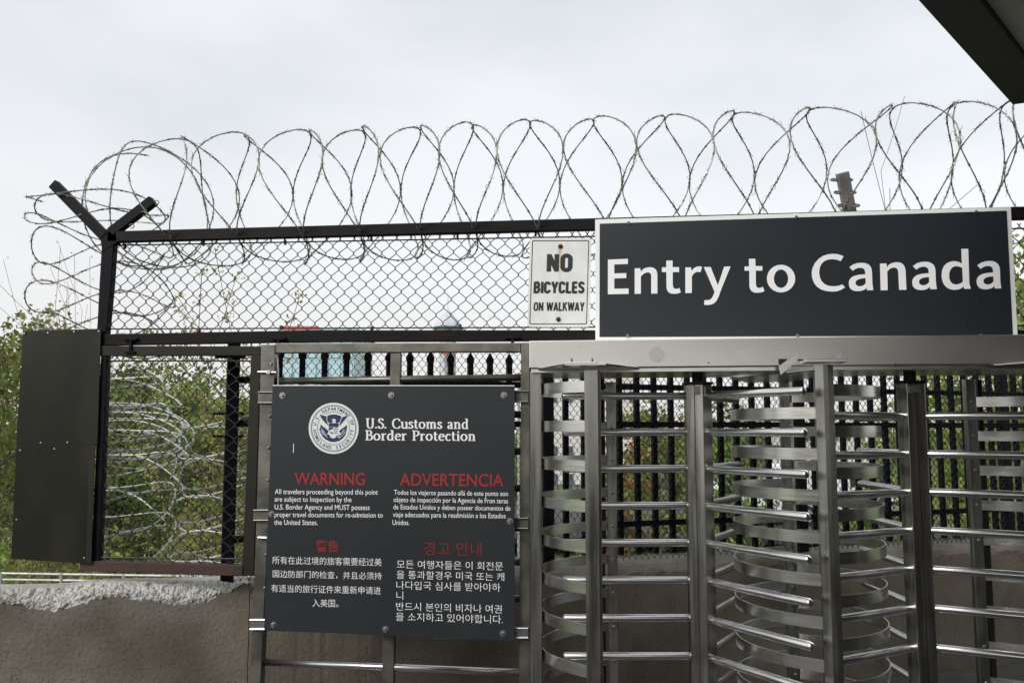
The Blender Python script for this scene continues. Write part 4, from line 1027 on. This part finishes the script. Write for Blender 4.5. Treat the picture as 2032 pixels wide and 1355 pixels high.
for i, (px, Z, h, w, ms, nl, lb) in enumerate((
    (215, 11.5, 2.3, 2.2, ['lyel', 'lgreen', 'lrust'], 3400, 'yellow and rust shrub low at the left of the side panel mesh'),
    (320, 12.5, 1.6, 2.4, ['lbright', 'lgreen', 'lyel'], 3400, 'bright green shrub at the bottom centre of the side panel mesh'),
    (440, 13, 2.2, 1.8, ['lgreen', 'ldark'], 2400, 'green shrub beside the thick black post'),
    (20, 11, 1.7, 2.2, ['ldark', 'lgreen'], 3200, 'deep green shrub below the left edge of the sheet plate'),
    (110, 13, 1.2, 3.0, ['lgreen', 'lbright', 'lyel'], 3200, 'low grassy shrub under the sheet plate above the pipe railing'))):
    shrub(lb, gp(px, Z), h, w, ms, nl, .09, 40 + i, group=G)
sapling('slender feathery sapling with small yellow green leaves behind the chain link', gp(452, 8.6), 4.75, .13, 5, 'lyel', 9000, size=.036, nst=17, thick=.006)
sapling('bare thin twigs with seed heads rising at far left beside the coil', gp(80, 11), 5.3, .05, 8, 'lrust', 260, size=.035, nst=8, thick=.005, name='bare_sapling')
sapling('bare thin leader rising above the large sign right of the grey arm', gp(1722, 8.8, -1.4), 6.1, .004, 17, nst=1, thick=.006, name='bare_sapling')
sapling('bare brush of twigs just above the large sign left of the grey arm', gp(1640, 8.8, -1.4), 5.5, .04, 15, nst=5, thick=.004, name='bare_sapling')
for i, (px, Z, h, w, ms, nl, sz, lb) in enumerate((
    (905, 26, 4.2, 5.0, ['lgreen', 'lyel', 'ldark'], 6000, .19, 'round green tree showing above the warning sign between the pickets'),
    (1235, 19, 3.9, 1.7, ['lred', 'lrust', 'lyel', 'lgreen'], 2200, .13, 'rust red tree behind the left turnstile cage'),
    (1310, 24, 4.5, 3.0, ['lgreen', 'lrust', 'lyel', 'lgreen'], 3800, .17, 'mixed autumn tree behind the left rotor column'),
    (1430, 20, 4.6, 1.7, ['lgreen', 'lbright', 'ldark'], 2800, .14, 'green tree just right of the left rotor column'),
    (1745, 22, 4.0, 1.6, ['lbright', 'lgreen'], 2600, .13, 'narrow bright green tree left of the right rotor column'),
    (1905, 15, 4.8, 2.4, ['lbright', 'lgreen', 'lyel'], 4500, .13, 'bright green tree at the right behind the second cage'),
    (2110, 11, 6.8, 3.4, ['lyel', 'lgreen', 'lbright'], 9000, .11, 'tall yellow green tree at the right edge beside the large sign'),
    (700, 60, 4.6, 8.0, ['ldark', 'lgreen'], 1500, .4, 'far tree low behind the warning sign'))):
    tree(lb, gp(px, Z), h, w, ms, nl, sz, 60 + i, .12, group=G)
for i, (px, Z, h, w, ms, nl, lb) in enumerate((
    (1130, 12, 1.1, 2.0, ['ldark', 'lgreen'], 1400, 'low green shrub behind the far left turnstile bars'),
    (1290, 12.5, 1.4, 1.9, ['ldark', 'lgreen', 'ldark'], 1700, 'dark green shrub behind the left rotor arms'),
    (1840, 12.5, 1.9, 2.6, ['lgreen', 'lyel', 'lbright'], 2600, 'yellow green shrub right of the right rotor column'),
    (1990, 13, 2.2, 2.4, ['lgreen', 'lrust', 'ldark'], 2600, 'olive and rust shrub at the far right behind the pickets'),
    (861, 9.5, 0.0, 0.0, None, 0, ''))):
    if ms: shrub(lb, gp(px, Z), h, w, ms, nl, .08, 80 + i, group=G)
tree('small orange leaved tree between two pickets above the warning sign', gp(860, 16), 4.4, .7, ['lorange', 'lrust'], 700, .10, 99, .6, group=G, clump=.10)
def weeds():
    rr = random.Random(31); mb = MB()
    for i in range(2600):
        px = rr.uniform(-260, 620); Z = rr.uniform(16, 34); p = gp(px, Z); h = rr.uniform(.2, .7) * (1 + .8 * noise.noise(Vector((p.x * .7, p.y * .7, 0))))
        p.z += h * .5 + .05; mi = 2 if rr.random() < .07 else rr.choice((0, 0, 1)); leafquads(mb, p, (.3, .3, h * .6), 9, .15, rr, [mi])
    o = mb.build('ground_cover', [M['lbright'], M['lgreen'], M['lyel']]); o['kind'] = 'stuff'; o['label'] = 'rough green weeds with yellow flowers on the bank beyond the wall'; o['category'] = 'ground cover'
weeds()
# treeline far away
def far_wood():
    rr = random.Random(5); mb = MB()
    for i in range(150):
        px = rr.uniform(-300, 2500); Z = rr.uniform(80, 130); p = gp(px, Z)
        p.z = FL_LOW + rr.uniform(.6, 2.6); leafquads(mb, p, (6, 6, 2.2), 80, .9, rr, [0, 0, 1])
    o = mb.build('distant_wood', [M['ldark'], M['lgreen']]); o['kind'] = 'stuff'; o['label'] = 'low distant line of trees behind the fences'; o['category'] = 'woodland'
far_wood()

# ------------------------------------------------------------------ buildings, tower, cars, railing, road signs
def facade_block(label, px0, px1, pytop, Z, depth, wallm, glassm, cols, rows, name='building', pybot=None, roofm=None, win=(.6, .6)):
    a = far(px0, 855, Z); b = far(px1, 855, Z); top = (CAM + ray((px0 + px1) / 2, pytop) * Z).z; z0 = FL_LOW - .6
    ax = (b - a); ax.z = 0; Wd = ax.length; ax.normalize(); bk = Vector((-ax.y, ax.x, 0)); a.z = z0
    root = thing(name, label, 'building', a + ax * Wd / 2); bpy.context.view_layer.update()
    m_ = MB(); m_.box(a + ax * Wd / 2 + bk * depth / 2 + Vector((0, 0, (top - z0) / 2)), (Wd / 2, depth / 2, (top - z0) / 2), (ax, bk, Vector((0, 0, 1)))); m_.build('wall', wallm, root)
    m_ = MB(); m_.box(a + ax * Wd / 2 + bk * depth / 2 + Vector((0, 0, top - z0 + .15)), (Wd / 2 + .2, depth / 2 + .2, .15), (ax, bk, Vector((0, 0, 1)))); m_.build('roof', roofm or wallm, root)
    cw = Wd / cols; rh = (top - z0) / rows
    for i in range(cols):
        for j in range(rows):
            m_ = MB(); m_.box(a + ax * cw * (i + .5) + Vector((0, 0, rh * (j + .5))) - bk * .03, (cw * win[0] / 2, .05, rh * win[1] / 2), (ax, bk, Vector((0, 0, 1)))); m_.build('window', glassm, root)
    return root
M['teal'] = mat('teal_curtain_wall', (.34, .50, .54), .4, 0, (.40, .56, .60), .2)
M['tealglass'] = mat('pale_blue_glass', (.45, .62, .70), .25, 0)
M['pale'] = mat('pale_plaster', (.62, .58, .55), .8, 0, (.70, .67, .64), .3)
M['palewin'] = mat('grey_window', (.10, .12, .14), .2)
M['redpaint'] = mat('red_sign_paint', (.48, .17, .17), .6)
M['carwhite'] = mat('white_car_paint', (.75, .76, .78), .25, coat=.6)
M['cardark'] = mat('grey_car_paint', (.12, .13, .15), .25, .3, coat=.6)
M['glassdark'] = mat('car_glass', (.02, .025, .03), .08)
M['rubber'] = mat('tyre_rubber', (.015, .015, .015), .8)
M['towerw'] = mat('hazed_pale_tower', (.52, .56, .60), .7)  # pale grey tower, its fading in distance haze also put into the colour
b_ = facade_block('teal glass building with red strip at its top behind the pickets', 556, 700, 655, 75, 10, M['teal'], M['tealglass'], 6, 5, win=(.72, .8))
a = far(562, 660, 74.8); b2p = far(632, 660, 74.8); ax = (b2p - a).normalized(); m_ = MB(); m_.box((a + b2p) / 2 + Vector((0, 0, .18)), ((b2p - a).length / 2, .12, .36), (ax, Vector((-ax.y, ax.x, 0)), Vector((0, 0, 1)))); m_.build('red_sign_band', M['redpaint'], b_)
facade_block('pale plaster building with few windows behind the left turnstile cage', 1085, 1270, 760, 58, 9, M['pale'], M['palewin'], 6, 4, win=(.35, .4))
facade_block('long low pale building right of the front middle post', 1590, 1800, 822, 62, 8, M['pale'], M['palewin'], 8, 2, win=(.4, .4))
def tower():
    Z = 150; k = Z / F; c = far(887, 855, Z); c.z = FL_LOW - .6
    root = thing('observation_tower', 'faint pale tower with pyramid roof and thin mast beyond the chain link', 'tower', c); bpy.context.view_layer.update()
    def zz(py): return (CAM + ray(887, py) * Z).z
    m_ = MB(); m_.tube([(c.x, c.y, c.z), (c.x, c.y, zz(658))], 17 * k, 8, rr=[17 * k, 17 * k]); m_.build('shaft', M['towerw'], root)
    m_ = MB(); m_.tube([(c.x, c.y, zz(648)), (c.x, c.y, zz(640)), (c.x, c.y, zz(610))], 10, 8, rr=[29 * k, 26 * k, .8 * k]); m_.build('roof', M['towerw'], root)
    m_ = MB(); m_.tube([(c.x, c.y, zz(656)), (c.x, c.y, zz(647))], 31 * k, 8); m_.build('gallery', M['palewin'], root)
    m_ = MB(); m_.tube([(c.x, c.y, zz(612)), (c.x, c.y, zz(578))], .7 * k, 5); m_.build('mast', M['towerw'], root)
tower()
def car(label, px, Z, rot, paint, van=False):
    base = gp(px, Z, FL_LOW + .21); root = thing('parked_car', label, 'van' if van else 'car', base, 'vehicles parked beyond the fence'); bpy.context.view_layer.update()
    d = Vector((math.cos(rot), math.sin(rot), 0)); s = Vector((-d.y, d.x, 0)); zt = 1.95 if van else 1.45
    P_ = lambda x, y, z: base + d * x + s * y + Vector((0, 0, z))
    prof = [(-2.2, .35), (2.2, .35), (2.25, .75), (1.5, .92), (.85, zt - .05), (.2, zt), (-1.3, zt), (-2.0, .95), (-2.25, .9)] if not van else [(-2.5, .35), (2.5, .35), (2.55, .95), (1.9, 1.1), (1.4, zt - .08), (.9, zt), (-2.4, zt), (-2.5, 1.8)]
    m_ = MB(); m_.prism([P_(x, -.85, z) for x, z in prof], s * 1.7); m_.build('body', paint, root, bevel=.05)
    gl = [(.75, zt - .12), (.15, zt - .08), (-1.2, zt - .08), (-1.7, .98), (1.25, .98)] if not van else [(1.3, zt - .2), (.7, zt - .15), (-.2, zt - .15), (-.2, 1.15), (1.7, 1.15)]
    for sg in (-1, 1):
        m_ = MB(); m_.prism([P_(x, sg * .855, z) for x, z in gl], s * sg * .01); m_.build('side_window', M['glassdark'], root)
        for wx in (-1.4, 1.4):
            m_ = MB(); m_.tube([P_(wx, sg * .7, .33), P_(wx, sg * .9, .33)], .33, 20); w = m_.build('wheel', M['rubber'], root)
            m_ = MB(); m_.tube([P_(wx, sg * .9, .33), P_(wx, sg * .915, .33)], .2, 14); m_.build('rim', M['rail'], w)
car('white van parked beyond the pickets right of the front middle post', 1672, 33, YAW + .1, M['carwhite'], True)
car('white car parked behind the middle cage', 1500, 31, YAW + .05, M['carwhite'])
car('dark grey car parked between the white van and rotor column', 1590, 36, YAW - .1, M['cardark'])
def railing():
    root = thing('pipe_railing', 'pale three bar pipe railing beyond the broken concrete wall', 'railing', gp(200, 10)); bpy.context.view_layer.update()
    Z = 10.
    for y0, y1 in ((1137, 1145), (1150, 1156), (1162, 1167)):
        a, b = far(-260, y0 - 3.9, Z), far(520, y1, Z * 1.0); m_ = MB(); m_.tube([a, b], .0145, 8); m_.build('bar', M['rail'], root)
    for px in (2, 122, 246, 370, 494, -118):
        a = far(px, 1135 + (px) * .016, Z); m_ = MB(); m_.tube([a, Vector((a.x, a.y, FL_LOW - .4))], .019, 8); m_.build('post', M['rail'], root)
railing()
def road_sign(label, px, py, Z, r):
    c = far(px, py, Z); root = thing('road_sign', label, 'sign', (c.x, c.y, FL_LOW - .3)); bpy.context.view_layer.update()
    m_ = MB(); m_.tube([(c.x, c.y, FL_LOW - .3), (c.x, c.y, c.z)], .03, 8); m_.build('pole', M['rail'], root)
    m_ = MB(); m_.tube([c + hv * -.04, c + hv * -.06], r, 8); m_.build('disc', M['redpaint'], root)
road_sign('red octagonal road sign tip above the warning sign', 884, 697, 24, .13); road_sign('red road sign at the right corner of the warning sign', 1029, 752, 20, .14)
